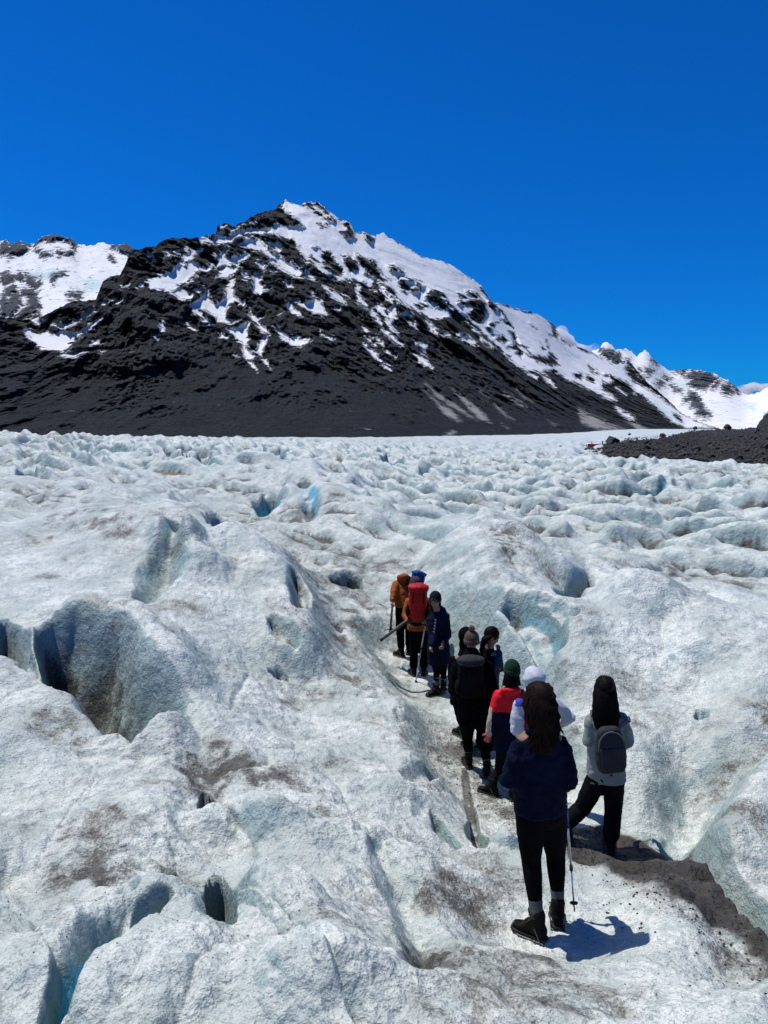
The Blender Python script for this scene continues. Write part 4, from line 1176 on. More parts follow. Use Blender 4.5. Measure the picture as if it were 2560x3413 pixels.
def empty(name, loc):
    o = bpy.data.objects.new(name, None); COL.objects.link(o); o.location = loc; o.empty_display_size = .2
    return o

# ------------------------------------------------------------------ helicopter on the ice
red_paint = simple_mat('red_paint', (.42, .02, .025), .35, 0, .5)
dark_glass = simple_mat('dark_glass', (.02, .025, .03), .1, 0, .6)
dark_metal = simple_mat('dark_metal', (.03, .03, .033), .5, .6)
hb = P(1970, 1497, 300)
heli = empty('helicopter', hb)
tag(heli, 'red helicopter parked on the far ice left of the big boulder', 'helicopter')
def X(x, y, z): return hb + Matrix.Rotation(math.radians(200), 3, 'Z') @ Vector((x, y, z))
bm = bmesh.new()
rot = Matrix.Rotation(math.radians(200), 3, 'Z')
ell_bm(bm, X(.4, 0, 1.35), 1.75, .95, .85, rot, 3); ell_bm(bm, X(-.8, 0, 1.55), 1.1, .6, .6, rot, 3)
tube_bm(bm, [X(-1.2, 0, 1.65), X(-3, 0, 1.9), X(-5.4, 0, 2.1)], [.42, .22, .12])
finish('fuselage', bm, red_paint, heli, hb, voxel=.09)
bm = bmesh.new(); ell_bm(bm, X(1.15, 0, 1.5), 1.08, .9, .68, rot, 3); finish('windscreen', bm, dark_glass, heli, hb)
for s in (-1, 1):
    bm = bmesh.new(); tube_bm(bm, [X(-1.4, s * .95, .1), X(1.2, s * .95, .1), X(1.7, s * .95, .28)], .06, 8); finish('skid', bm, dark_metal, heli, hb)
    for q in (-.7, .8):
        bm = bmesh.new(); tube_bm(bm, [X(q, s * .95, .1), X(q, s * .45, .8)], .05, 8); finish('strut', bm, dark_metal, heli, hb)
bm = bmesh.new(); tube_bm(bm, [X(-.3, 0, 2.0), X(-.3, 0, 2.95)], [.2, .08], 10); finish('rotor_mast', bm, dark_metal, heli, hb)
for k in range(3):
    a = math.radians(35 + 120 * k)
    bm = bmesh.new(); box_bm(bm, X(-.3 + 2.7 * math.cos(a), 2.7 * math.sin(a), 2.93), 5.2, .26, .05, rot @ Matrix.Rotation(a, 3, 'Z')); finish('rotor_blade', bm, dark_metal, heli, hb, shade=False)
bm = bmesh.new(); box_bm(bm, X(-5.4, 0, 2.6), .5, .06, 1.3, rot); finish('tail_fin', bm, red_paint, heli, hb, shade=False)
bm = bmesh.new(); box_bm(bm, X(-5.45, .14, 2.2), .14, .04, 1.5, rot); finish('tail_rotor', bm, dark_metal, heli, hb, shade=False)

# ================================================================== PEOPLE
def cloth(name, col, rough=.8, scale=60, var=.25, bumpd=.004, spec=.15, ribs=0, pscale=4):
    m, nt, b = new_mat(name)
    tc = nt.nodes.new('ShaderNodeTexCoord')
    n1 = noise(nt, tc.outputs['Object'], pscale, 5, .6); n2 = noise(nt, tc.outputs['Object'], scale * 3, 3, .6)
    lo = tuple(c * (1 - var) for c in col); hi = tuple(min(1, c * (1 + var)) for c in col)
    nt.links.new(mixc(nt, maprange(nt, n1, .3, .7), lo, hi), b.inputs['Base Color'])
    b.inputs['Roughness'].default_value = rough; b.inputs['Specular IOR Level'].default_value = spec
    h = math_n(nt, 'ADD', math_n(nt, 'MULTIPLY', n1, 2.5), math_n(nt, 'MULTIPLY', n2, .4))
    if ribs:
        wv = nt.nodes.new('ShaderNodeTexWave'); wv.wave_type = 'RINGS'; wv.rings_direction = 'Z'
        wv.inputs['Scale'].default_value = ribs
    nt.links.new(bump(nt, h, .6, bumpd), b.inputs['Normal'])
    return m
skin = cloth('skin', (.22, .115, .08), .55, 40, .1, .0015, .35)
black = cloth('black_fabric', (.0030, .0030, .0036), .9, var=.3, spec=.03)
black_soft = cloth('black_softshell', (.0045, .0048, .0056), .8, var=.4, spec=.05)
navy = cloth('navy_jacket', (.0022, .0048, .018), .75, var=.35, spec=.06)
navy_light = cloth('navy_light', (.012, .028, .085), .6, var=.25, spec=.15)
legging = cloth('black_leggings', (.004, .004, .0045), .9, var=.2, spec=.04)
grey_sock = cloth('grey_wool_sock', (.085, .09, .09), .95, var=.3, bumpd=.006)
leather = cloth('black_boot_leather', (.004, .0038, .0036), .7, var=.4, spec=.12)
steel = simple_mat('steel', (.10, .10, .10), .45, .8)
silver = simple_mat('silver_metal', (.52, .54, .55), .35, .75)
blue_metal = simple_mat('blue_pole', (.01, .10, .42), .35, .1)
rubber = simple_mat('black_rubber', (.01, .01, .01), .6)
lace_y = simple_mat('yellow_lace', (.55, .33, .05), .8)
lace_b = simple_mat('dark_lace', (.02, .02, .02), .8)
white_ink = simple_mat('white_ink', (.45, .45, .43), .8)
grey_shell = cloth('light_grey_jacket', (.20, .215, .205), .7, var=.12, spec=.2)
white_shell = cloth('white_jacket', (.44, .46, .51), .6, var=.08, spec=.25)
blue_panel = cloth('blue_panel', (.045, .05, .36), .6, var=.15)
red_panel = cloth('dark_red_panel', (.22, .012, .02), .6, var=.2)
red_shell = cloth('red_jacket', (.58, .006, .016), .6, var=.12, spec=.2)
red_pack = cloth('red_backpack', (.38, .007, .009), .6, var=.2, spec=.2)
orange = cloth('orange_jacket', (.27, .070, .010), .7, var=.2, spec=.15)
blue_pack = cloth('blue_backpack', (.006, .06, .23), .6, var=.3, spec=.2)
charcoal = cloth('charcoal_backpack', (.026, .027, .031), .8, var=.25)
grey_trim = cloth('grey_trim', (.09, .092, .095), .7, var=.2)
green_knit = cloth('dark_green_knit', (.010, .035, .018), .95, var=.4, bumpd=.008)
tan_knit = cloth('tan_knit', (.085, .058, .042), .95, var=.4, bumpd=.01)
dark_knit = cloth('dark_knit', (.006, .012, .012), .95, var=.4, bumpd=.008)
plum_knit = cloth('plum_grey_hat', (.055, .040, .058), .9, var=.3)
yellow_cl = cloth('yellow_collar', (.55, .34, .10), .8, var=.15)
cream = cloth('cream_sleeve', (.40, .36, .28), .8, var=.2)
denim = cloth('denim_sleeve', (.018, .035, .060), .8, var=.3)
wood = cloth('weathered_wood', (.16, .125, .10), .8, var=.35)
pink = simple_mat('pink_glove', (.62, .08, .14), .8)
def hair_mat(name, c, c2):
    m, nt, b = new_mat(name)
    tc = nt.nodes.new('ShaderNodeTexCoord')
    mp = nt.nodes.new('ShaderNodeMapping'); mp.inputs['Scale'].default_value = (160, 160, 6)
    nt.links.new(tc.outputs['Object'], mp.inputs[0])
    n = noise(nt, mp.outputs[0], 1, 4, .6)
    nt.links.new(mixc(nt, n, c, c2), b.inputs['Base Color']); b.inputs['Roughness'].default_value = .6
    b.inputs['Specular IOR Level'].default_value = .07
    nt.links.new(bump(nt, n, .8, .004), b.inputs['Normal'])
    return m
hair_black = hair_mat('black_hair', (.0015, .0015, .0015), (.006, .005, .005))
hair_brown = hair_mat('brown_hair', (.0035, .0022, .0018), (.018, .009, .006))

def hand_bm(bm, wrist, d, nrm, curl=.5, k=1.0):
    """palm, four unequal bent fingers and a thumb, growing out of the wrist along d; nrm is the palm normal"""
    d = d.normalized(); nrm = (nrm - d * nrm.dot(d)).normalized(); side = d.cross(nrm).normalized()
    tube_bm(bm, [wrist, wrist + d * .035 * k, wrist + d * .085 * k], [.024 * k, .031 * k, .035 * k], 10, .55)
    for i, (off, L, r_) in enumerate(((-.027, .066, .0088), (-.009, .076, .0092), (.009, .071, .009), (.026, .055, .008))):
        p0 = wrist + d * .078 * k + side * off * k
        pts = [p0]; a = curl * .5
        for seg in (.45, .32, .23):
            dirv = d * math.cos(a) + nrm * math.sin(a)
            pts.append(pts[-1] + dirv * L * seg * k); a += curl * 1.0
        tube_bm(bm, pts, [r_ * k, r_ * .95 * k, r_ * .9 * k, r_ * .75 * k], 8)
    p0 = wrist + d * .022 * k - side * .024 * k
    tube_bm(bm, [p0, p0 + (d * .6 - side * .7 + nrm * .3).normalized() * .038 * k, p0 + (d * 1.0 - side * .55 + nrm * .7).normalized() * .068 * k], [.0125 * k, .011 * k, .009 * k], 8)

def frame(face):
    f = Vector((face[0], face[1], 0)).normalized()
    return f, Vector((f.y, -f.x, 0))        # forward, right

def head_bm(bm, c, fw, tilt=0.0, k=1.0):
    """skull with face: fw is the horizontal facing direction"""
    f, r_ = frame(fw)
    up = Vector((0, 0, 1))
    rot = Matrix((r_, f, up)).transposed() @ Matrix.Rotation(tilt, 3, 'X')
    def L(x, y, z): return c + rot @ Vector((x * k, y * k, z * k))
    ell_bm(bm, L(0, -.012, .02), .075 * k, .094 * k, .098 * k, rot, 3)
    ell_bm(bm, L(0, .022, -.045), .058 * k, .066 * k, .068 * k, rot, 3)
    ell_bm(bm, L(0, .052, -.088), .026 * k, .026 * k, .022 * k, rot, 2)      # chin
    tube_bm(bm, [L(0, .082, .018), L(0, .101, -.016), L(0, .104, -.026)], [.009 * k, .014 * k, .015 * k], 8)   # nose
    ell_bm(bm, L(0, .084, .030), .052 * k, .014 * k, .011 * k, rot, 2)       # brow
    ell_bm(bm, L(0, .086, -.052), .023 * k, .010 * k, .0055 * k, rot, 2)     # lips
    ell_bm(bm, L(0, .084, -.063), .020 * k, .010 * k, .006 * k, rot, 2)
    for s in (-1, 1):
        ell_bm(bm, L(s * .076, -.008, -.004), .010 * k, .018 * k, .031 * k, rot, 2)   # ears
        ell_bm(bm, L(s * .036, .070, -.018), .020 * k, .016 * k, .018 * k, rot, 2)    # cheeks
        ell_bm(bm, L(s * .031, .076, .012), .013 * k, .010 * k, .009 * k, rot, 2)     # eyelids
    return L, rot

def torso_rings(neck, pelvis, r_, f, widths):
    """widths: (t, half width, half depth, forward offset); t 0 at neck, 1 at the hem"""
    ax = r_; d = (pelvis - neck)
    ay = f
    out = []
    for t, hw, hd, off in widths:
        out.append((neck + d * t + f * off, ax, ay, hw, hd, 2.3))
    return out

def boot(parent_person, ankle, toe_dir, base, mat=None, lace=None, num=False, crampon=True, k=1.0):
    """ankle: point at the top of the boot shaft; sole is .14 below; toe_dir horizontal"""
    t = Vector((toe_dir[0], toe_dir[1], 0)).normalized(); s = Vector((t.y, -t.x, 0)); up = Vector((0, 0, 1))
    rot = Matrix((s, t, up)).transposed()
    def L(x, y, z): return ankle + rot @ Vector((x * k, y * k * .84, z * k))
    bm = bmesh.new()
    tube_bm(bm, [L(0, -.012, .0), L(0, -.016, -.05), L(0, -.012, -.10)], [.051 * k, .048 * k, .05 * k], 14)
    rings = []
    for y, hw, z0, z1 in ((-.085, .028, -.148, -.09), (-.07, .038, -.15, -.07), (-.02, .040, -.15, -.05), (.05, .038, -.15, -.07), (.10, .044, -.15, -.092), (.15, .047, -.15, -.108), (.19, .040, -.148, -.116), (.212, .024, -.142, -.122)):
        zc = (z0 + z1) / 2
        rings.append((L(0, y, zc), s, up, hw * k, (z1 - z0) / 2 * k, 2.6))
    loft_bm(bm, rings, 16)
    ell_bm(bm, L(0, .03, -.075), .036 * k, .06 * k, .034 * k, rot, 2)
    tube_bm(bm, [L(0, .03, -.02), L(0, .05, .012)], [.03 * k, .026 * k], 8)     # tongue
    o = finish('boot', bm, mat or leather, parent_person, base, voxel=(.0085 if base.y < 7.2 else .012) * k, smooth_it=2)
    bm = bmesh.new()
    rings = []
    for y, hw in ((-.092, .030), (-.07, .041), (-.02, .042), (.03, .037), (.09, .045), (.15, .050), (.19, .043), (.218, .026)):
        rings.append((L(0, y, -.158), s, up, hw * k, .013 * k, 5))
    loft_bm(bm, rings, 16)
    finish('sole', bm, rubber, o, base).matrix_parent_inverse = Matrix.Identity(4)
    bm = bmesh.new()
    for i in range(5):
        y = .035 + i * .022; z = -.032 - i * .016
        sg = 1 if i % 2 else -1
        tube_bm(bm, [L(-.03, y, z - .012), L(0, y + .004 * sg, z + .004), L(.03, y + .006, z - .012)], .0035 * k, 6)
    tube_bm(bm, [L(-.034, .03, -.03), L(-.06, .05, -.045), L(-.045, .08, -.07)], .003 * k, 6)
    tube_bm(bm, [L(.03, .03, -.03), L(.055, .06, -.05), L(.05, .085, -.085)], .003 * k, 6)
    finish('lace', bm, lace or lace_b, o, base)
    if crampon:
        bm = bmesh.new()
        tube_bm(bm, [L(-.047, -.085, -.168), L(-.043, 0, -.172), L(-.053, .13, -.172), L(-.02, .22, -.168), (L(.02, .22, -.168)), L(.053, .13, -.172), L(.043, 0, -.172), L(.047, -.085, -.168), L(-.047, -.085, -.168)], .005 * k, 6)
        for x, y in ((-.044, -.07), (.044, -.07), (-.04, .03), (.04, .03), (-.052, .11), (.052, .11), (-.035, .19), (.035, .19)):
            tube_bm(bm, [L(x, y, -.172), L(x * 1.02, y, -.197)], [.007 * k, .002 * k], 6, round_ends=False)
        tube_bm(bm, [L(-.047, -.06, -.165), L(-.055, -.02, -.09), L(0, .05, -.05), L(.055, -.02, -.09), L(.047, -.06, -.165)], .0045 * k, 6)
        tube_bm(bm, [L(-.045, .19, -.165), L(-.03, .20, -.13), L(0, .19, -.112), L(.03, .20, -.13), L(.045, .19, -.165)], .0045 * k, 6)
        finish('crampon', bm, steel, o, base)
    return o, L, rot

def text_on(parent, base, body, loc, rot, size, mat, name='marking', shear=0.0):
    cu = bpy.data.curves.new(name, 'FONT'); cu.body = body; cu.size = size; cu.extrude = .0006; cu.offset = size * .012
    cu.align_x = 'CENTER'; cu.align_y = 'CENTER'
    t = bpy.data.objects.new(name, cu); COL.objects.link(t)
    dg = bpy.context.evaluated_depsgraph_get()
    me = bpy.data.meshes.new_from_object(t.evaluated_get(dg))
    bpy.data.objects.remove(t)
    me.transform(Matrix.Translation(loc - base) @ rot.to_4x4())
    o = bpy.data.objects.new(name, me); COL.objects.link(o); o.parent = parent
    me.materials.clear(); me.materials.append(mat)
    return o

class Hiker:
    """All joints are points in the scene (metres).  L and R are the person's side as seen in the photo."""
    def __init__(s, label, group, base, face, look, head, neck, shL, shR, elL, elR, haL, haR, hipL, hipR, knL, knR, anL, anR, toeL, toeR, tilt=0.0, hk=1.0):
        s.base = base; s.q = 1.0 if base.y < 7.2 else 1.35; s.root = empty('person', base); tag(s.root, label, 'person', group)
        s.f, s.r = frame(face); s.face = face
        s.__dict__.update(dict(head=head, neck=neck, shL=shL, shR=shR, elL=elL, elR=elR, haL=haL, haR=haR, hipL=hipL, hipR=hipR, knL=knL, knR=knR, anL=anL, anR=anR, toeL=toeL, toeR=toeR))
        s.xr = (shR - shL).normalized()
        s.lookf = look
        bm = bmesh.new()
        s.HL, s.hrot = head_bm(bm, head, look, tilt, hk)
        tube_bm(bm, [neck - Vector((0, 0, .04)), (neck + head) / 2 - Vector((0, 0, .02)), head - Vector((0, 0, .03))], [.062, .055, .052], 12)
        pel = (hipL + hipR) / 2
        s.pel = pel
        ax = s.xr; ay = Vector((-ax.y, ax.x, 0)).normalized(); s.ay = ay if ay.dot(s.f) > 0 else -ay
        loft_bm(bm, torso_rings(neck, pel, ax, s.ay, [(0, .07, .06, 0), (.10, .15, .085, 0), (.3, .155, .10, 0), (.6, .125, .09, 0), (.85, .145, .10, 0), (1.05, .14, .10, 0)]), 20)
        for sh, el, ha in ((shL, elL, haL), (shR, elR, haR)):
            tube_bm(bm, [sh, (sh + el) / 2, el, (el + ha) / 2, ha], [.055, .046, .038, .034, .025], 10)
        for hip, kn, an in ((hipL, knL, anL), (hipR, knR, anR)):
            tube_bm(bm, [hip, (hip * .5 + kn * .5), kn, kn * .6 + an * .4, an], [.088, .072, .052, .054, .036], 12)
        for ha, el, nn in ((haL, elL, s.f * .3 + ax), (haR, elR, s.f * .3 - ax)):
            hand_bm(bm, ha, (ha - el), nn, .75)
        s.body = finish('body', bm, skin, s.root, base, voxel=.0105 * s.q, smooth_it=2)
    def jacket(s, mat, hem=1.12, w=1.0, arm=1.0, fold=.010, name='jacket', widths=None, hood=None, cuffL=1.0, cuffR=1.0, puff=0.0):
        bm = bmesh.new()
        ww = widths or [(-.06, .072, .07, 0), (.05, .105, .085, 0), (.15, .155, .110, 0), (.35, .178, .130, 0), (.6, .178, .130, 0), (.85, .185, .135, 0), (hem, .195, .145, 0)]
        loft_bm(bm, torso_rings(s.neck, s.pel, s.xr, s.ay, [(t, a * w, b * w, c) for t, a, b, c in ww]), 24)
        for sh, el, ha, cf in ((s.shL, s.elL, s.haL, cuffL), (s.shR, s.elR, s.haR, cuffR)):
            e = el + (ha - el) * cf
            tube_bm(bm, [sh, sh * .5 + el * .5, el, el * .5 + e * .5, e], [.068 * arm, .069 * arm, .064 * arm, .055 * arm, .047 * arm], 14)
        if hood:
            for c, rx, ry, rz in hood: ell_bm(bm, c, rx, ry, rz, s.hrot, 3)
        s.jk = finish(name, bm, mat, s.root, s.base, voxel=.011 * s.q, smooth_it=3, fold=(fold, .13, .10, int(abs(s.base.x * 100)) + 3))
        return s.jk
    def trousers(s, mat, w=1.0, name='trousers', to=.96, fold=.006, rad=(.098, .083, .064, .062, .052)):
        bm = bmesh.new()
        loft_bm(bm, torso_rings(s.neck, s.pel, s.xr, s.ay, [(.75, .15 * w, .112 * w, 0), (.95, .170 * w, .125 * w, 0), (1.12, .165 * w, .12 * w, 0), (1.22, .12 * w, .09, 0)]), 20)
        for hip, kn, an in ((s.hipL, s.knL, s.anL), (s.hipR, s.knR, s.anR)):
            e = kn + (an - kn) * to
            tube_bm(bm, [hip, hip * .5 + kn * .5, kn, kn * .6 + e * .4, e], [x * w for x in rad], 16)
        return finish(name, bm, mat, s.root, s.base, voxel=.011 * s.q, smooth_it=3, fold=(fold, .09, .07, 7))
    def socks(s, mat, top=.72, rad=.052):
        for kn, an in ((s.knL, s.anL), (s.knR, s.anR)):
            bm = bmesh.new()
            a = kn + (an - kn) * top; b_ = kn + (an - kn) * 1.06
            tube_bm(bm, [a, a * .7 + b_ * .3, a * .3 + b_ * .7, b_], [rad * .96, rad, rad * .93, rad * .98], 16, round_ends=False)
            finish('sock', bm, mat, s.root, s.base, fold=(.003, .05, .02, 3))
    def boots(s, **kw):
        r_ = []
        for an, toe in ((s.anL, s.toeL), (s.anR, s.toeR)):
            r_.append(boot(s.root, an, toe, s.base, **kw))
        return r_
    def beanie(s, mat, pom=False, name='beanie', k=1.0):
        bm = bmesh.new()
        ell_bm(bm, s.HL(0, -.018, .040), .090 * k, .106 * k, .104 * k, s.hrot, 3)
        o_ = finish(name, bm, mat, s.root, s.base, voxel=.008, smooth_it=1)
        # cut the lower half away by squashing it into a brim
        me = o_.data
        inv = s.hrot.transposed()
        for v in me.vertices:
            q = inv @ (v.co + s.base - s.HL(0, -.018, .040))
            if q.z < -.045: q.z = -.045 - (abs(q.z) - .045) * .12
            a = math.atan2(q.y, q.x)
            if q.z > -.01:
                kk = 1 + .022 * math.sin(a * 22); q.x *= kk; q.y *= kk
            v.co = s.HL(0, -.018, .040) + s.hrot @ q - s.base
        bm = bmesh.new()
        rings = []
        for z, rr_ in ((-.062, .96), (-.056, 1.03), (-.016, 1.05), (-.006, .98)):
            rings.append((s.HL(0, -.018, .040) + s.hrot @ Vector((0, 0, z)), s.hrot @ Vector((1, 0, 0)), s.hrot @ Vector((0, 1, 0)), .092 * k * rr_, .107 * k * rr_, 2))
        loft_bm(bm, rings, 32, cap=False)
        finish('brim', bm, mat, o_, s.base)
        if pom:
            bm = bmesh.new(); ell_bm(bm, s.HL(.0, -.035, .168), .038, .038, .036, s.hrot, 3)
            for v in bm.verts: v.co += Vector((random.uniform(-1, 1), random.uniform(-1, 1), random.uniform(-1, 1))) * .006
            finish('pompom', bm, mat, o_, s.base)
        return o_

# ------------------------------------------------------------------ hair, packs, poles
def hair(s, mat, path, cap=(1.07, 1.10, 1.04), strands=40, spread=.9, wave=.004, seed=1, name='hair', capoff=(0, -.022, .024)):
    """path: (point, half width, half depth) from the crown downwards"""
    bm = bmesh.new()
    ell_bm(bm, s.HL(*capoff), .079 * cap[0], .096 * cap[1], .099 * cap[2], s.hrot, 3)
    rings = [(p, s.xr, s.ay, w_, d_, 2) for p, w_, d_ in path]
    if rings: loft_bm(bm, rings, 24)
    h = finish(name, bm, mat, s.root, s.base, voxel=.009 * s.q, smooth_it=2, fold=(.006, .018, .25, seed))
    if strands and path:
        rr = random.Random(seed); bm = bmesh.new()
        for k in range(strands):
            a = rr.uniform(math.pi * .95, math.pi * 2.05); ph = rr.uniform(0, 6.3); pts = []
            cut = rr.randint(max(2, len(path) - 2), len(path))
            for i, (p, w_, d_) in enumerate(path[:cut]):
                q = p + s.xr * (math.cos(a) * w_ * 1.02) + s.ay * (math.sin(a) * d_ * 1.05)
                q = q + s.xr * math.sin(ph + i * 1.9) * wave * (1 + i * .3)
                pts.append(q)
            pts.append(pts[-1] + (pts[-1] - pts[-2]) * rr.uniform(.1, .6) + s.xr * rr.uniform(-.012, .012))
            tube_bm(bm, pts, [.0032] * (len(pts) - 1) + [.0008], 4, round_ends=False)
        o_ = finish('hair_strands', bm, mat, h, s.base)
        o_['kind'] = 'stuff'
    return h

def paint_faces(o, mats, fn):
    me = o.data
    for m in mats: me.materials.append(m)
    n = len(me.polygons)
    idx = np.zeros(n, np.int32)
    base = o['_b']
    for i, p in enumerate(me.polygons):
        idx[i] = fn(p.center.x + base[0], p.center.y + base[1], p.center.z + base[2])
    me.polygons.foreach_set('material_index', idx)
    me.update()

def rucksack(label, base, c, r_, up, out, w_, h_, d_, m_body, m_lid, m_trim, lid=True, taper=.8, pockets=True, straps=None, name='backpack', group=None, front_pocket=None):
    """c: centre of the pack, r_/up/out: its axes (out points away from the wearer's back)"""
    root = empty(name, base); tag(root, label, 'backpack', group)
    bm = bmesh.new(); rings = []
    for t, k in ((-.5, .55), (-.48, .8), (-.40, .95), (-.2, 1.03), (0, 1.04), (.2, 1.0), (.38, .93), (.46, .78), (.5, .5)):
        kk = k * (taper + (1 - taper) * (t + .5)) if lid else k * (1.04 - .32 * max(0, t + .1))
        rings.append((c + up * t * h_, r_, out, w_ / 2 * kk, d_ / 2 * kk, 3.0))
    loft_bm(bm, rings, 24)
    body = finish('bag', bm, m_body, root, base, voxel=.011, smooth_it=2, fold=(.010, .09, .08, int(h_ * 1000) % 97))
    rot = Matrix((r_, out, up)).transposed()
    if lid:
        bm = bmesh.new(); ell_bm(bm, c + up * h_ * .50 + out * .01, w_ * .53, d_ * .60, h_ * .13, rot, 3)
        ell_bm(bm, c + up * h_ * .43 + out * .03, w_ * .50, d_ * .52, h_ * .08, rot, 3)
        finish('lid', bm, m_lid, root, base, voxel=.010, smooth_it=2, fold=(.010, .06, .05, 11))
        bm = bmesh.new()
        for sx_ in (-.26, .26):
            tube_bm(bm, [c + r_ * sx_ * w_ + up * h_ * .40 + out * (d_ * .60), c + r_ * sx_ * w_ + up * h_ * .2 + out * (d_ * .57), c + r_ * sx_ * w_ + up * h_ * .05 + out * (d_ * .54)], .007, 6)
        finish('lid_strap', bm, m_trim, root, base)
    if pockets:
        for sg in (-1, 1):
            bm = bmesh.new(); ell_bm(bm, c + r_ * sg * w_ * .46 - up * h_ * .22, w_ * .12, d_ * .36, h_ * .2, rot, 2)
            finish('side_pocket', bm, m_trim, root, base)
    if front_pocket:
        bm = bmesh.new(); rings = []
        for t, k in ((-.5, .6), (-.45, .88), (-.2, 1), (.2, .98), (.44, .92), (.5, .85)):
            rings.append((c - up * h_ * .17 + up * t * h_ * .52 + out * d_ * .40, r_, out, w_ * .42 * k, d_ * .20 * k, 3))
        loft_bm(bm, rings, 20); finish('front_pocket', bm, front_pocket, root, base, fold=(.006, .06, .05, 3))
        bm = bmesh.new()
        pts = []
        for i in range(19):
            a = math.pi * (i / 18); pts.append(c + up * (h_ * .10 + math.sin(a) * h_ * .33) + r_ * (math.cos(a) * w_ * .45) + out * d_ * (.46 - .10 * math.sin(a)))
        tube_bm(bm, pts, .008, 6); finish('zip_trim', bm, m_trim, root, base)
    for st in (straps or []):
        bm = bmesh.new(); tube_bm(bm, st, .022, 10, .35); finish('strap', bm, m_trim, root, base)
    bm = bmesh.new(); tube_bm(bm, [c + r_ * -.03 + up * h_ * .5 - out * d_ * .3, c + up * (h_ * .5 + .04) - out * d_ * .35, c + r_ * .03 + up * h_ * .5 - out * d_ * .3], .006, 6)
    finish('grab_loop', bm, m_trim, root, base)
    return root

def trek_pole(label, top, tip, seq, grip_m, k=1.0):
    """seq: (t0, t1, radius, material, part name)"""
    root = empty('trekking_pole', tip); tag(root, label, 'trekking pole')
    d = tip - top
    for t0, t1, r_, m_, nm in seq:
        bm = bmesh.new(); tube_bm(bm, [top + d * t0, top + d * t1], [r_ * k, r_ * k * .97], 12, round_ends=False); finish(nm, bm, m_, root, tip)
    bm = bmesh.new(); tube_bm(bm, [top - d.normalized() * .02, top + d * .05, top + d * .11], [.017, .015, .014], 12); finish('grip', bm, grip_m, root, tip)
    bm = bmesh.new(); c = top + d * .935; dn = d.normalized()
    tube_bm(bm, [c - dn * .006, c, c + dn * .006], [.016, .030, .018], 16, round_ends=False); finish('basket', bm, rubber, root, tip)
    return root

def foot(i, lift=.165, k=1.0):
    p = P(*FEET[i]); return Vector((p.x, p.y, p.z + .185 * k))

V3 = Vector
# ---------------------------------------------------------------- 1: woman in navy, nearest
a1, a2 = foot(0), foot(1)
base = V3(((a1.x + a2.x) / 2, (a1.y + a2.y) / 2, min(a1.z, a2.z) - .185))
h = Hiker('woman in navy jacket and black leggings with long brown hair, nearest the camera', None, base,
    (0.0, 1), (-.45, .9), P(1795, 2330, 4.86), P(1800, 2428, 4.84), P(1734, 2486, 4.84), P(1868, 2482, 4.84),
    P(1694, 2600, 4.80), P(1900, 2606, 4.80), P(1742, 2625, 5.06), P(1880, 2618, 5.04),
    P(1768, 2690, 4.85), P(1836, 2690, 4.87), P(1770, 2862, 4.84), P(1852, 2850, 4.96), a1, a2, (-.79, .61), (.16, 1), tilt=-.12, hk=1.0)
h.trousers(legging, name='leggings', to=.74, rad=(.110, .098, .070, .066, .050), w=1.0, fold=.003)
h.socks(grey_sock, top=.66, rad=.049)
h.jacket(navy, hem=1.05, w=.96, arm=.98, fold=.024, widths=[(-.06, .066, .07, 0), (.03, .095, .085, 0), (.12, .150, .110, 0), (.28, .182, .135, 0), (.6, .186, .140, 0), (.85, .186, .142, 0), (1.05, .186, .146, 0)],
    hood=[(P(1795, 2432, 4.76), .115, .060, .050), (P(1815, 2462, 4.73), .09, .035, .045)])
bb = h.boots(lace=lace_b)
(bo, L, rot) = bb[0]
bm = bmesh.new()
for i in range(4):
    y = .045 + i * .02; z = -.040 - i * .015
    tube_bm(bm, [L(.030, y, z - .004), L(.040, y + .012, z - .022), L(.044, y + .004, z - .034)], .0055, 6)
    tube_bm(bm, [L(.012, y, z + .009), L(.036, y + .008, z - .006)], .004, 6)
finish('eyelet_tape', bm, lace_y, bo, base)
for (b_, Lx, rt) in bb:
    rr_ = rt @ Matrix.Rotation(math.radians(90), 3, 'X')
    text_on(b_, base, '40', Lx(0, -.0655, -.018), rr_, .030, white_ink)
    text_on(b_, base, '6\u00bd', Lx(0, -.0665, -.055), rr_, .028, white_ink)
p = P(1790, 2322, 4.78)
hair(h, hair_brown, [(P(1797, 2278, 4.88), .055, .062), (P(1797, 2292, 4.875), .076, .085), (P(1797, 2318, 4.85), .090, .104), (P(1800, 2350, 4.80), .098, .082), (P(1808, 2390, 4.755), .093, .060), (P(1814, 2430, 4.72), .084, .048), (P(1812, 2470, 4.695), .074, .040), (P(1806, 2500, 4.69), .05, .026)], strands=190, wave=.012, seed=5)
bm = bmesh.new(); q = P(1888, 2682, 4.715)
tube_bm(bm, [q, q + V3((.012, 0, .006)), q + V3((.026, 0, .003)), q + V3((.036, 0, .013))], .0022, 5)
tube_bm(bm, [q + V3((.002, 0, .008)), q + V3((.026, 0, .012)), q + V3((.036, 0, .013))], .0016, 5)
finish('logo', bm, white_ink, h.jk, base)
top = P(1881, 2598, 5.06); tip = P(1915, 3038, 4.96)
trek_pole('telescopic trekking pole with blue upper section beside the nearest woman in navy', top, tip,
    [(.02, .16, .0095, silver, 'upper_tube'), (.16, .335, .0098, blue_metal, 'blue_section'), (.335, .36, .013, rubber, 'clamp'), (.36, .655, .0082, silver, 'middle_tube'), (.65, .69, .0125, rubber, 'clamp'), (.69, .93, .0065, silver, 'lower_tube'), (.93, 1.0, .0050, rubber, 'tip')], rubber)

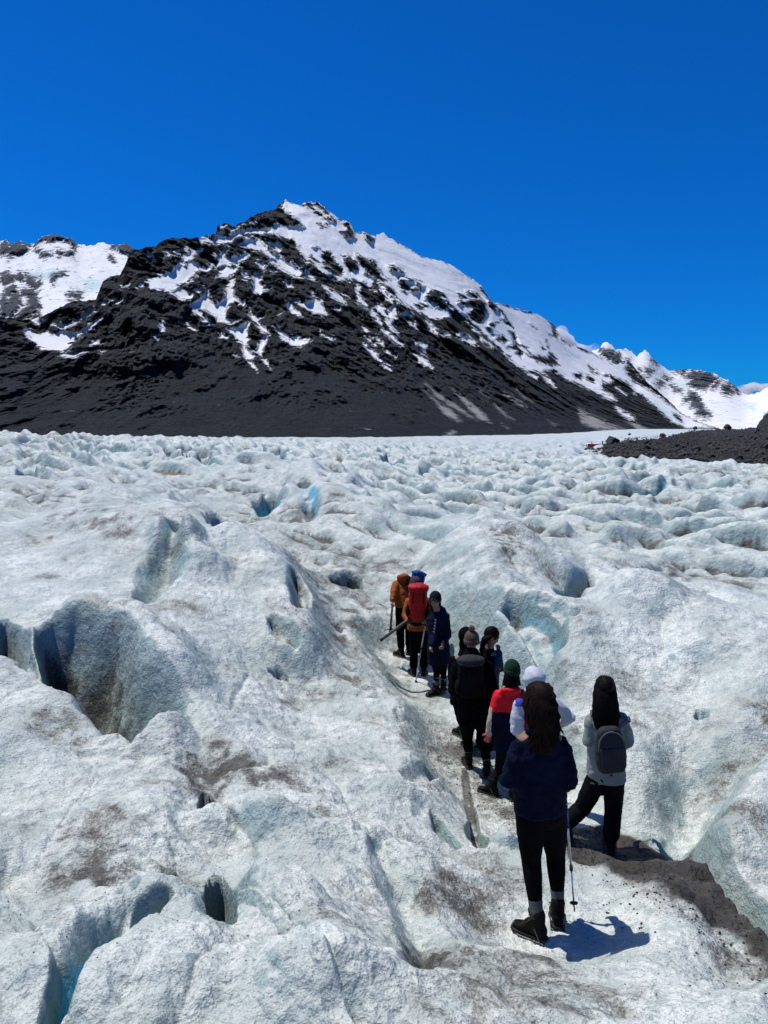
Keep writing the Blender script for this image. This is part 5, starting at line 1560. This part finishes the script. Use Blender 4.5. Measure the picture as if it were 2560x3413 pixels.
# ---------------------------------------------------------------- 2: woman in light grey jacket on the right
a1, a2 = foot(2), foot(3)
base = V3(((a1.x + a2.x) / 2, (a1.y + a2.y) / 2, min(a1.z, a2.z) - .185))
h = Hiker('woman with long straight black hair and a light grey jacket standing alone on the right', None, base,
    (.05, 1), (.1, 1), P(2016, 2294, 6.76), P(2020, 2362, 6.74), P(1974, 2400, 6.74), P(2070, 2396, 6.74),
    P(1962, 2472, 6.72), P(2092, 2470, 6.72), P(1985, 2480, 6.95), P(2075, 2488, 6.95),
    P(1994, 2590, 6.74), P(2046, 2590, 6.76), P(1942, 2692, 6.84), P(2044, 2705, 6.76), a1, a2, (-.55, .85), (.12, 1))
h.trousers(black_soft, to=1.08, rad=(.104, .092, .080, .080, .078), w=1.03, fold=.008)
h.jacket(grey_shell, hem=1.10, w=.98, arm=1.0, fold=.015, widths=[(-.06, .066, .07, 0), (.04, .10, .085, 0), (.14, .155, .11, 0), (.33, .18, .125, 0), (.6, .178, .125, 0), (.85, .185, .132, 0), (1.04, .192, .140, 0)], cuffL=.6)
h.boots()
hair(h, hair_black, [(P(2016, 2256, 6.79), .050, .060), (P(2016, 2266, 6.785), .074, .085), (P(2016, 2277, 6.775), .084, .096), (P(2016, 2288, 6.76), .090, .102), (P(2016, 2312, 6.71), .100, .088), (P(2018, 2350, 6.655), .112, .062), (P(2020, 2385, 6.62), .118, .050), (P(2022, 2420, 6.60), .098, .036), (P(2026, 2450, 6.59), .058, .022)], strands=220, wave=.004, seed=9)
c = P(2034, 2497, 6.53)
up = (V3((-.10, 0, 1))).normalized(); r_ = V3((1, 0, .10)).normalized(); out = V3((0, -1, 0))
rucksack('charcoal day pack with grey trim slung on the back of the woman in light grey', P(2034, 2497, 6.6), c, r_, up, out, .265, .43, .15, charcoal, charcoal, grey_trim, lid=False, pockets=False, front_pocket=charcoal,
    straps=[[P(2050, 2440, 6.56), P(2075, 2415, 6.58), P(2098, 2400, 6.62), P(2098, 2392, 6.75)], [P(2002, 2450, 6.56), P(1985, 2420, 6.60), P(1976, 2395, 6.66), P(1974, 2370, 6.75)]])

# ---------------------------------------------------------------- 3: white hooded jacket
a1, a2 = foot(4), foot(5)
base = V3(((a1.x + a2.x) / 2, (a1.y + a2.y) / 2, min(a1.z, a2.z) - .185))
h = Hiker('person in white hooded jacket with blue shoulder patch and dark red back, elbow raised', None, base,
    (-.1, 1), (-.1, 1), P(1778, 2268, 7.28), P(1782, 2330, 7.26), P(1732, 2352, 7.24), P(1842, 2346, 7.28),
    P(1722, 2430, 7.20), P(1898, 2392, 7.30), P(1738, 2455, 7.45), P(1852, 2415, 7.50),
    P(1762, 2545, 7.28), P(1812, 2545, 7.30), P(1762, 2640, 7.36), P(1818, 2640, 7.38), a1, a2, (0, 1), (.1, 1))
h.trousers(black_soft, to=1.0)
jk = h.jacket(white_shell, hem=1.08, w=.98, arm=1.08, fold=.022, hood=[(h.HL(0, -.025, .03), .112, .125, .125), (h.HL(0, .03, .02), .10, .09, .12), (h.HL(0, -.03, -.10), .105, .10, .08)])
jk['_b'] = list(base)
c_sh = P(1718, 2350, 7.2)
def fn(x, y, z):
    sp = (x, z)
    px = (x / y) * 2465 * .965 + 1280; 
    if z > P(1720, 2308, 7.2).z: return 0
    if 1716 < px < 1748 and z > P(1720, 2352, 7.2).z: return 1
    if 1748 < px < 1835: return 2
    return 0
paint_faces(jk, [blue_panel, red_panel], fn)
del jk['_b']
h.boots()

# ---------------------------------------------------------------- 4: red and navy jacket
a1, a2 = foot(6), foot(7)
base = V3(((a1.x + a2.x) / 2, (a1.y + a2.y) / 2, min(a1.z, a2.z) - .185))
h = Hiker('person in a red jacket with navy lower half and a dark green knitted hat', None, base,
    (.1, 1), (0, 1), P(1706, 2236, 8.16), P(1704, 2292, 8.14), P(1664, 2318, 8.12), P(1744, 2316, 8.14),
    P(1646, 2388, 8.08), P(1762, 2388, 8.12), P(1632, 2442, 8.12), P(1770, 2430, 8.3),
    P(1682, 2490, 8.14), P(1722, 2490, 8.14), P(1666, 2570, 8.16), P(1716, 2575, 8.10), a1, a2, (-.8, .6), (.2, 1))
h.trousers(black_soft, to=.93)
jk = h.jacket(red_shell, hem=1.04, w=1.0, arm=1.08, fold=.012, hood=[(P(1704, 2300, 8.06), .12, .06, .05)])
jk['_b'] = list(base)
z_split = P(1700, 2372, 8.05).z
zs2 = P(1640, 2360, 8.05).z
def fn(x, y, z):
    px = (x / y) * 2465 * .97 + 1280
    if px < 1641 and z < zs2: return 2
    return 1 if z < z_split else 0
paint_faces(jk, [navy, cream], fn)
del jk['_b']
bm = bmesh.new(); ax = h.xr
loft_bm(bm, [(P(1704, 2276, 8.14), ax, h.ay, .070, .068, 2), (P(1704, 2292, 8.13), ax, h.ay, .092, .085, 2), (P(1704, 2302, 8.12), ax, h.ay, .112, .095, 2)], 20)
finish('yellow_collar', bm, yellow_cl, h.root, base)
bm = bmesh.new(); hand_bm(bm, h.haL, h.haL - h.elL, h.f, .8, 1.12); finish('glove', bm, pink, h.root, base, voxel=.007)
h.boots()
h.beanie(green_knit)
hair(h, hair_black, [(P(1706, 2245, 8.12), .080, .07), (P(1706, 2268, 8.10), .096, .06), (P(1706, 2286, 8.08), .108, .045)], strands=24, seed=12, cap=(.98, .98, .9))
top = P(1636, 2452, 8.15); tip = P(1648, 2640, 8.05)

# ---------------------------------------------------------------- 5: man in black, brown pom-pom hat
a1, a2 = foot(8), foot(9)
base = V3(((a1.x + a2.x) / 2, (a1.y + a2.y) / 2, min(a1.z, a2.z) - .185))
h = Hiker('person all in black with a brown knitted pom-pom hat, back to the camera', None, base,
    (0, 1), (.1, 1), P(1572, 2137, 8.7), P(1572, 2192, 8.68), P(1526, 2222, 8.68), P(1622, 2222, 8.68),
    P(1513, 2300, 8.62), P(1642, 2300, 8.66), P(1545, 2325, 8.9), P(1610, 2325, 8.9),
    P(1562, 2370, 8.68), P(1606, 2372, 8.68), P(1558, 2460, 8.74), P(1612, 2468, 8.62), a1, a2, (-.2, 1), (.1, 1))
h.trousers(black, to=.86, w=1.06)
h.socks(grey_sock, top=.80)
h.jacket(black, hem=1.16, w=1.14, arm=1.22, fold=.012, hood=[(P(1572, 2190, 8.63), .125, .08, .085), (P(1572, 2172, 8.66), .085, .08, .06)])
h.boots()
o_ = h.beanie(tan_knit, pom=True)
bm = bmesh.new(); q = h.HL(.055, -.103, .022); box_bm(bm, q, .034, .004, .02, h.hrot @ Matrix.Rotation(.5, 3, 'Z')); finish('label_tag', bm, white_shell, o_, base, shade=False)
c = P(1568, 2262, 8.47)
rucksack('black backpack with a grey top flap on the person in the pom-pom hat', c, c, V3((1, 0, 0)), V3((0, 0, 1)), V3((0, -1, 0)), .32, .46, .19, black_soft, charcoal, black_soft, lid=True,
    straps=[[P(1545, 2215, 8.52), P(1543, 2200, 8.62), P(1543, 2210, 8.80)], [P(1598, 2215, 8.52), P(1600, 2200, 8.62), P(1600, 2210, 8.80)]])
bm = bmesh.new()

# ---------------------------------------------------------------- 6: dark hood behind
a1, a2 = foot(10), foot(11)
base = V3(((a1.x + a2.x) / 2, (a1.y + a2.y) / 2, min(a1.z, a2.z) - .185))
h = Hiker('person in a black hooded coat half hidden behind the one in the pom-pom hat', None, base,
    (-.3, 1), (-.4, 1), P(1551, 2124, 9.45), P(1550, 2176, 9.42), P(1512, 2202, 9.42), P(1588, 2202, 9.44),
    P(1508, 2262, 9.38), P(1596, 2262, 9.40), P(1530, 2285, 9.6), P(1575, 2285, 9.6),
    P(1530, 2330, 9.44), P(1566, 2330, 9.42), P(1535, 2390, 9.6), P(1560, 2400, 9.44), a1, a2, (-.6, .8), (-.3, 1))
h.trousers(black, to=.98)
h.jacket(black, hem=1.1, w=1.0, arm=1.05, fold=.010, hood=[(h.HL(0, -.02, .03), .102, .115, .118), (h.HL(0, -.02, -.09), .095, .09, .09)])
h.boots()

# ---------------------------------------------------------------- 7: ponytail, looking down to the right
a1, a2 = foot(12), foot(13)
base = V3(((a1.x + a2.x) / 2, (a1.y + a2.y) / 2, min(a1.z, a2.z) - .185))
h = Hiker('dark-haired woman in black with a denim sleeve raising a hand to her lowered face', None, base,
    (.8, .6), (.92, .1), P(1640, 2120, 9.42), P(1628, 2168, 9.42), P(1602, 2192, 9.46), P(1652, 2196, 9.36),
    P(1590, 2262, 9.5), P(1664, 2234, 9.30), P(1610, 2290, 9.6), P(1662, 2176, 9.42),
    P(1604, 2325, 9.44), P(1636, 2325, 9.42), P(1604, 2405, 9.46), P(1638, 2405, 9.42), a1, a2, (.6, .8), (.8, .6), tilt=-.55)
h.trousers(black, to=.98)
jk = h.jacket(black_soft, hem=1.12, w=.92, arm=1.05, fold=.010)
jk['_b'] = list(base)
xs = P(1648, 2200, 9.35).x
paint_faces(jk, [denim], lambda x, y, z: 1 if x > xs else 0)
del jk['_b']
h.boots()
hair(h, hair_black, [(P(1634, 2118, 9.38), .07, .06), (P(1620, 2126, 9.36), .045, .045), (P(1612, 2142, 9.35), .038, .035), (P(1608, 2162, 9.34), .028, .025), (P(1606, 2184, 9.34), .016, .015)], strands=26, seed=14, wave=.008)

# ---------------------------------------------------------------- 8: navy coat, sunglasses, facing us
a1, a2 = foot(14), foot(15)
base = V3(((a1.x + a2.x) / 2, (a1.y + a2.y) / 2, min(a1.z, a2.z) - .185))
h = Hiker('woman facing the camera in a long navy coat, black knitted hat and sunglasses', None, base,
    (-.35, -1), (-.30, -1), P(1450, 2000, 11.6), P(1458, 2044, 11.64), P(1434, 2066, 11.62), P(1484, 2062, 11.66),
    P(1444, 2116, 11.50), P(1492, 2118, 11.62), P(1438, 2150, 11.34), P(1478, 2148, 11.42),
    P(1450, 2180, 11.62), P(1476, 2180, 11.66), P(1456, 2240, 11.58), P(1478, 2238, 11.64), a1, a2, (-.9, -.45), (-.35, -1), tilt=.08)
h.trousers(legging, name='leggings', to=.74, rad=(.090, .078, .058, .056, .046), fold=.003)
h.socks(grey_sock, top=.68)
h.jacket(navy, hem=1.20, w=1.0, arm=1.06, fold=.012, widths=[(-.06, .075, .08, 0), (.03, .12, .095, 0), (.13, .165, .115, 0), (.35, .17, .13, 0), (.6, .17, .135, 0), (.9, .185, .145, 0), (1.22, .19, .15, 0)],
    hood=[(P(1462, 2040, 11.74), .135, .10, .11), (P(1456, 2044, 11.64), .09, .085, .06), (P(1488, 2052, 11.7), .06, .06, .045)])
h.boots()
bn = h.beanie(dark_knit, k=1.06)
bm = bmesh.new()
for sg in (-1, 1): ell_bm(bm, h.HL(sg * .034, .092, .006), .031, .012, .022, h.hrot, 3)
tube_bm(bm, [h.HL(-.078, .0, .01), h.HL(-.066, .075, .012), h.HL(0, .100, .014), h.HL(.066, .075, .012), h.HL(.078, 0, .01)], .0055, 6)
finish('sunglasses', bm, simple_mat('sunglass_lens', (.006, .006, .008), .12, 0, .6), h.root, base)
hair(h, hair_brown, [(h.HL(.0, -.05, -.02), .078, .05), (h.HL(0, -.06, -.10), .085, .045), (h.HL(0, -.055, -.17), .08, .04)], strands=16, seed=19, cap=(.99, .98, .92))
# white lettering running down the sleeve nearest the photographer's left
bm = bmesh.new()
e0 = P(1452, 2062, 11.47); e1 = P(1446, 2112, 11.41)
for i in range(5):
    t = .10 + i * .2; c = e0 * (1 - t) + e1 * t
    tube_bm(bm, [c + V3((-.014, 0, .010)), c + V3((.004, -.006, .014)), c + V3((.010, -.008, .0)), c + V3((-.006, -.004, -.008)), c + V3((.012, -.004, -.016))], .0030, 5)
finish('sleeve_lettering', bm, white_ink, h.jk, base)

# ---------------------------------------------------------------- 9: red backpack, plum hat
a1, a2 = foot(16), foot(17)
base = V3(((a1.x + a2.x) / 2, (a1.y + a2.y) / 2, min(a1.z, a2.z) - .185))
h = Hiker('hiker in an orange jacket and plum grey hat carrying the big red backpack', None, base,
    (-.1, 1), (-.25, 1), P(1384, 1948, 12.32), P(1390, 1984, 12.3), P(1364, 2004, 12.28), P(1422, 2002, 12.32),
    P(1352, 2050, 12.2), P(1432, 2048, 12.24), P(1364, 2074, 12.02), P(1420, 2066, 12.05),
    P(1382, 2092, 12.3), P(1408, 2092, 12.3), P(1380, 2165, 12.32), P(1412, 2165, 12.32), a1, a2, (-.4, .9), (.2, 1))
h.trousers(black, to=1.04, rad=(.10, .088, .075, .074, .070), fold=.008)
h.jacket(orange, hem=1.05, w=1.0, arm=1.06, fold=.012)
h.boots()
h.beanie(plum_knit, k=1.06)
c = P(1392, 2012, 12.02)
rucksack('tall red mountaineering backpack with a bulging lid', c, c, V3((1, 0, -.04)).normalized(), V3((.04, 0, 1)).normalized(), V3((0, -1, 0)), .34, .56, .26, red_pack, red_pack, black_soft, lid=True, taper=.72,
    straps=[[P(1370, 2000, 12.1), P(1368, 1985, 12.25), P(1368, 1995, 12.45)], [P(1416, 2000, 12.1), P(1418, 1985, 12.25), P(1418, 1995, 12.45)], [P(1358, 2076, 12.18), P(1392, 2084, 12.14), P(1426, 2074, 12.18)]])
top = P(1421, 2060, 12.02); tip = P(1384, 2284, 11.98)
trek_pole('grey trekking pole planted in front of the hiker with the red backpack', top, tip,
    [(.03, .45, .0095, silver, 'upper_tube'), (.44, .47, .014, rubber, 'clamp'), (.47, .93, .0075, silver, 'lower_tube'), (.93, 1.0, .005, rubber, 'tip')], rubber, 1.15)
sh0 = P(1372, 2056, 12.05); sh1 = P(1269, 2134, 11.75)
root = empty('wooden_shaft', sh1); tag(root, 'thick weathered wooden pole sticking out to the left of the red backpack', 'wooden pole')
bm = bmesh.new(); tube_bm(bm, [sh0, sh0 * .5 + sh1 * .5 + V3((0, 0, -.004)), sh1], [.024, .026, .027], 14, round_ends=False); finish('shaft', bm, wood, root, sh1)
bm = bmesh.new(); d = (sh1 - sh0).normalized(); tube_bm(bm, [sh1 - d * .03, sh1 + d * .006], [.029, .029], 14, round_ends=False); finish('ferrule', bm, dark_metal, root, sh1)

# ---------------------------------------------------------------- 10: guide in orange with blue backpack
a1, a2 = foot(18), foot(19)
base = V3(((a1.x + a2.x) / 2, (a1.y + a2.y) / 2, min(a1.z, a2.z) - .185))
h = Hiker('hiker in orange jacket leaning over a long ice axe at the line\'s far end', None, base,
    (.15, 1), (.1, 1), P(1346, 1935, 13.22), P(1344, 1936, 12.98), P(1320, 1948, 12.92), P(1372, 1946, 12.98),
    P(1313, 1976, 12.78), P(1384, 1980, 12.95), P(1309, 2000, 12.68), P(1372, 2002, 13.1),
    P(1336, 2022, 12.82), P(1362, 2022, 12.84), P(1334, 2104, 12.8), P(1364, 2100, 12.88), a1, a2, (-.7, .7), (.1, 1), tilt=-.7)
h.trousers(black, to=1.0, rad=(.105, .09, .075, .072, .066), fold=.008)
h.jacket(orange, hem=.98, w=1.0, arm=1.10, fold=.014, hood=[(P(1346, 1926, 12.92), .13, .09, .07)])
h.boots()
hair(h, hair_black, [], strands=0)
c = P(1389, 1944, 12.86)
rucksack('bright blue backpack on the leaning hiker in orange', c, c, V3((1, .1, -.25)).normalized(), V3((.25, .25, 1)).normalized(), V3((.1, -1, .25)).normalized(), .27, .36, .22, blue_pack, blue_pack, black_soft, lid=True,
    straps=[[P(1366, 1945, 12.8), P(1358, 1930, 12.85), P(1362, 1935, 13.05)]])
t0 = P(1310, 1990, 12.66); t1 = P(1301, 2106, 12.6)
root = empty('ice_axe', t1); tag(root, 'long-handled ice axe held upright by the leaning hiker in orange', 'ice axe')
bm = bmesh.new(); tube_bm(bm, [t0, t1], [.018, .020], 12, round_ends=False); finish('shaft', bm, wood, root, t1)
bm = bmesh.new(); tube_bm(bm, [t1 + V3((-.10, 0, .03)), t1 + V3((-.04, 0, .045)), t1 + V3((.05, 0, .05)), t1 + V3((.11, 0, .03))], [.006, .013, .012, .005], 8); finish('axe_head', bm, steel, root, t1)
bm = bmesh.new(); tube_bm(bm, [t1 + (t1 - t0).normalized() * -.12, t1 + (t1 - t0).normalized() * .02], [.023, .024], 12, round_ends=False); finish('collar', bm, dark_metal, root, t1)
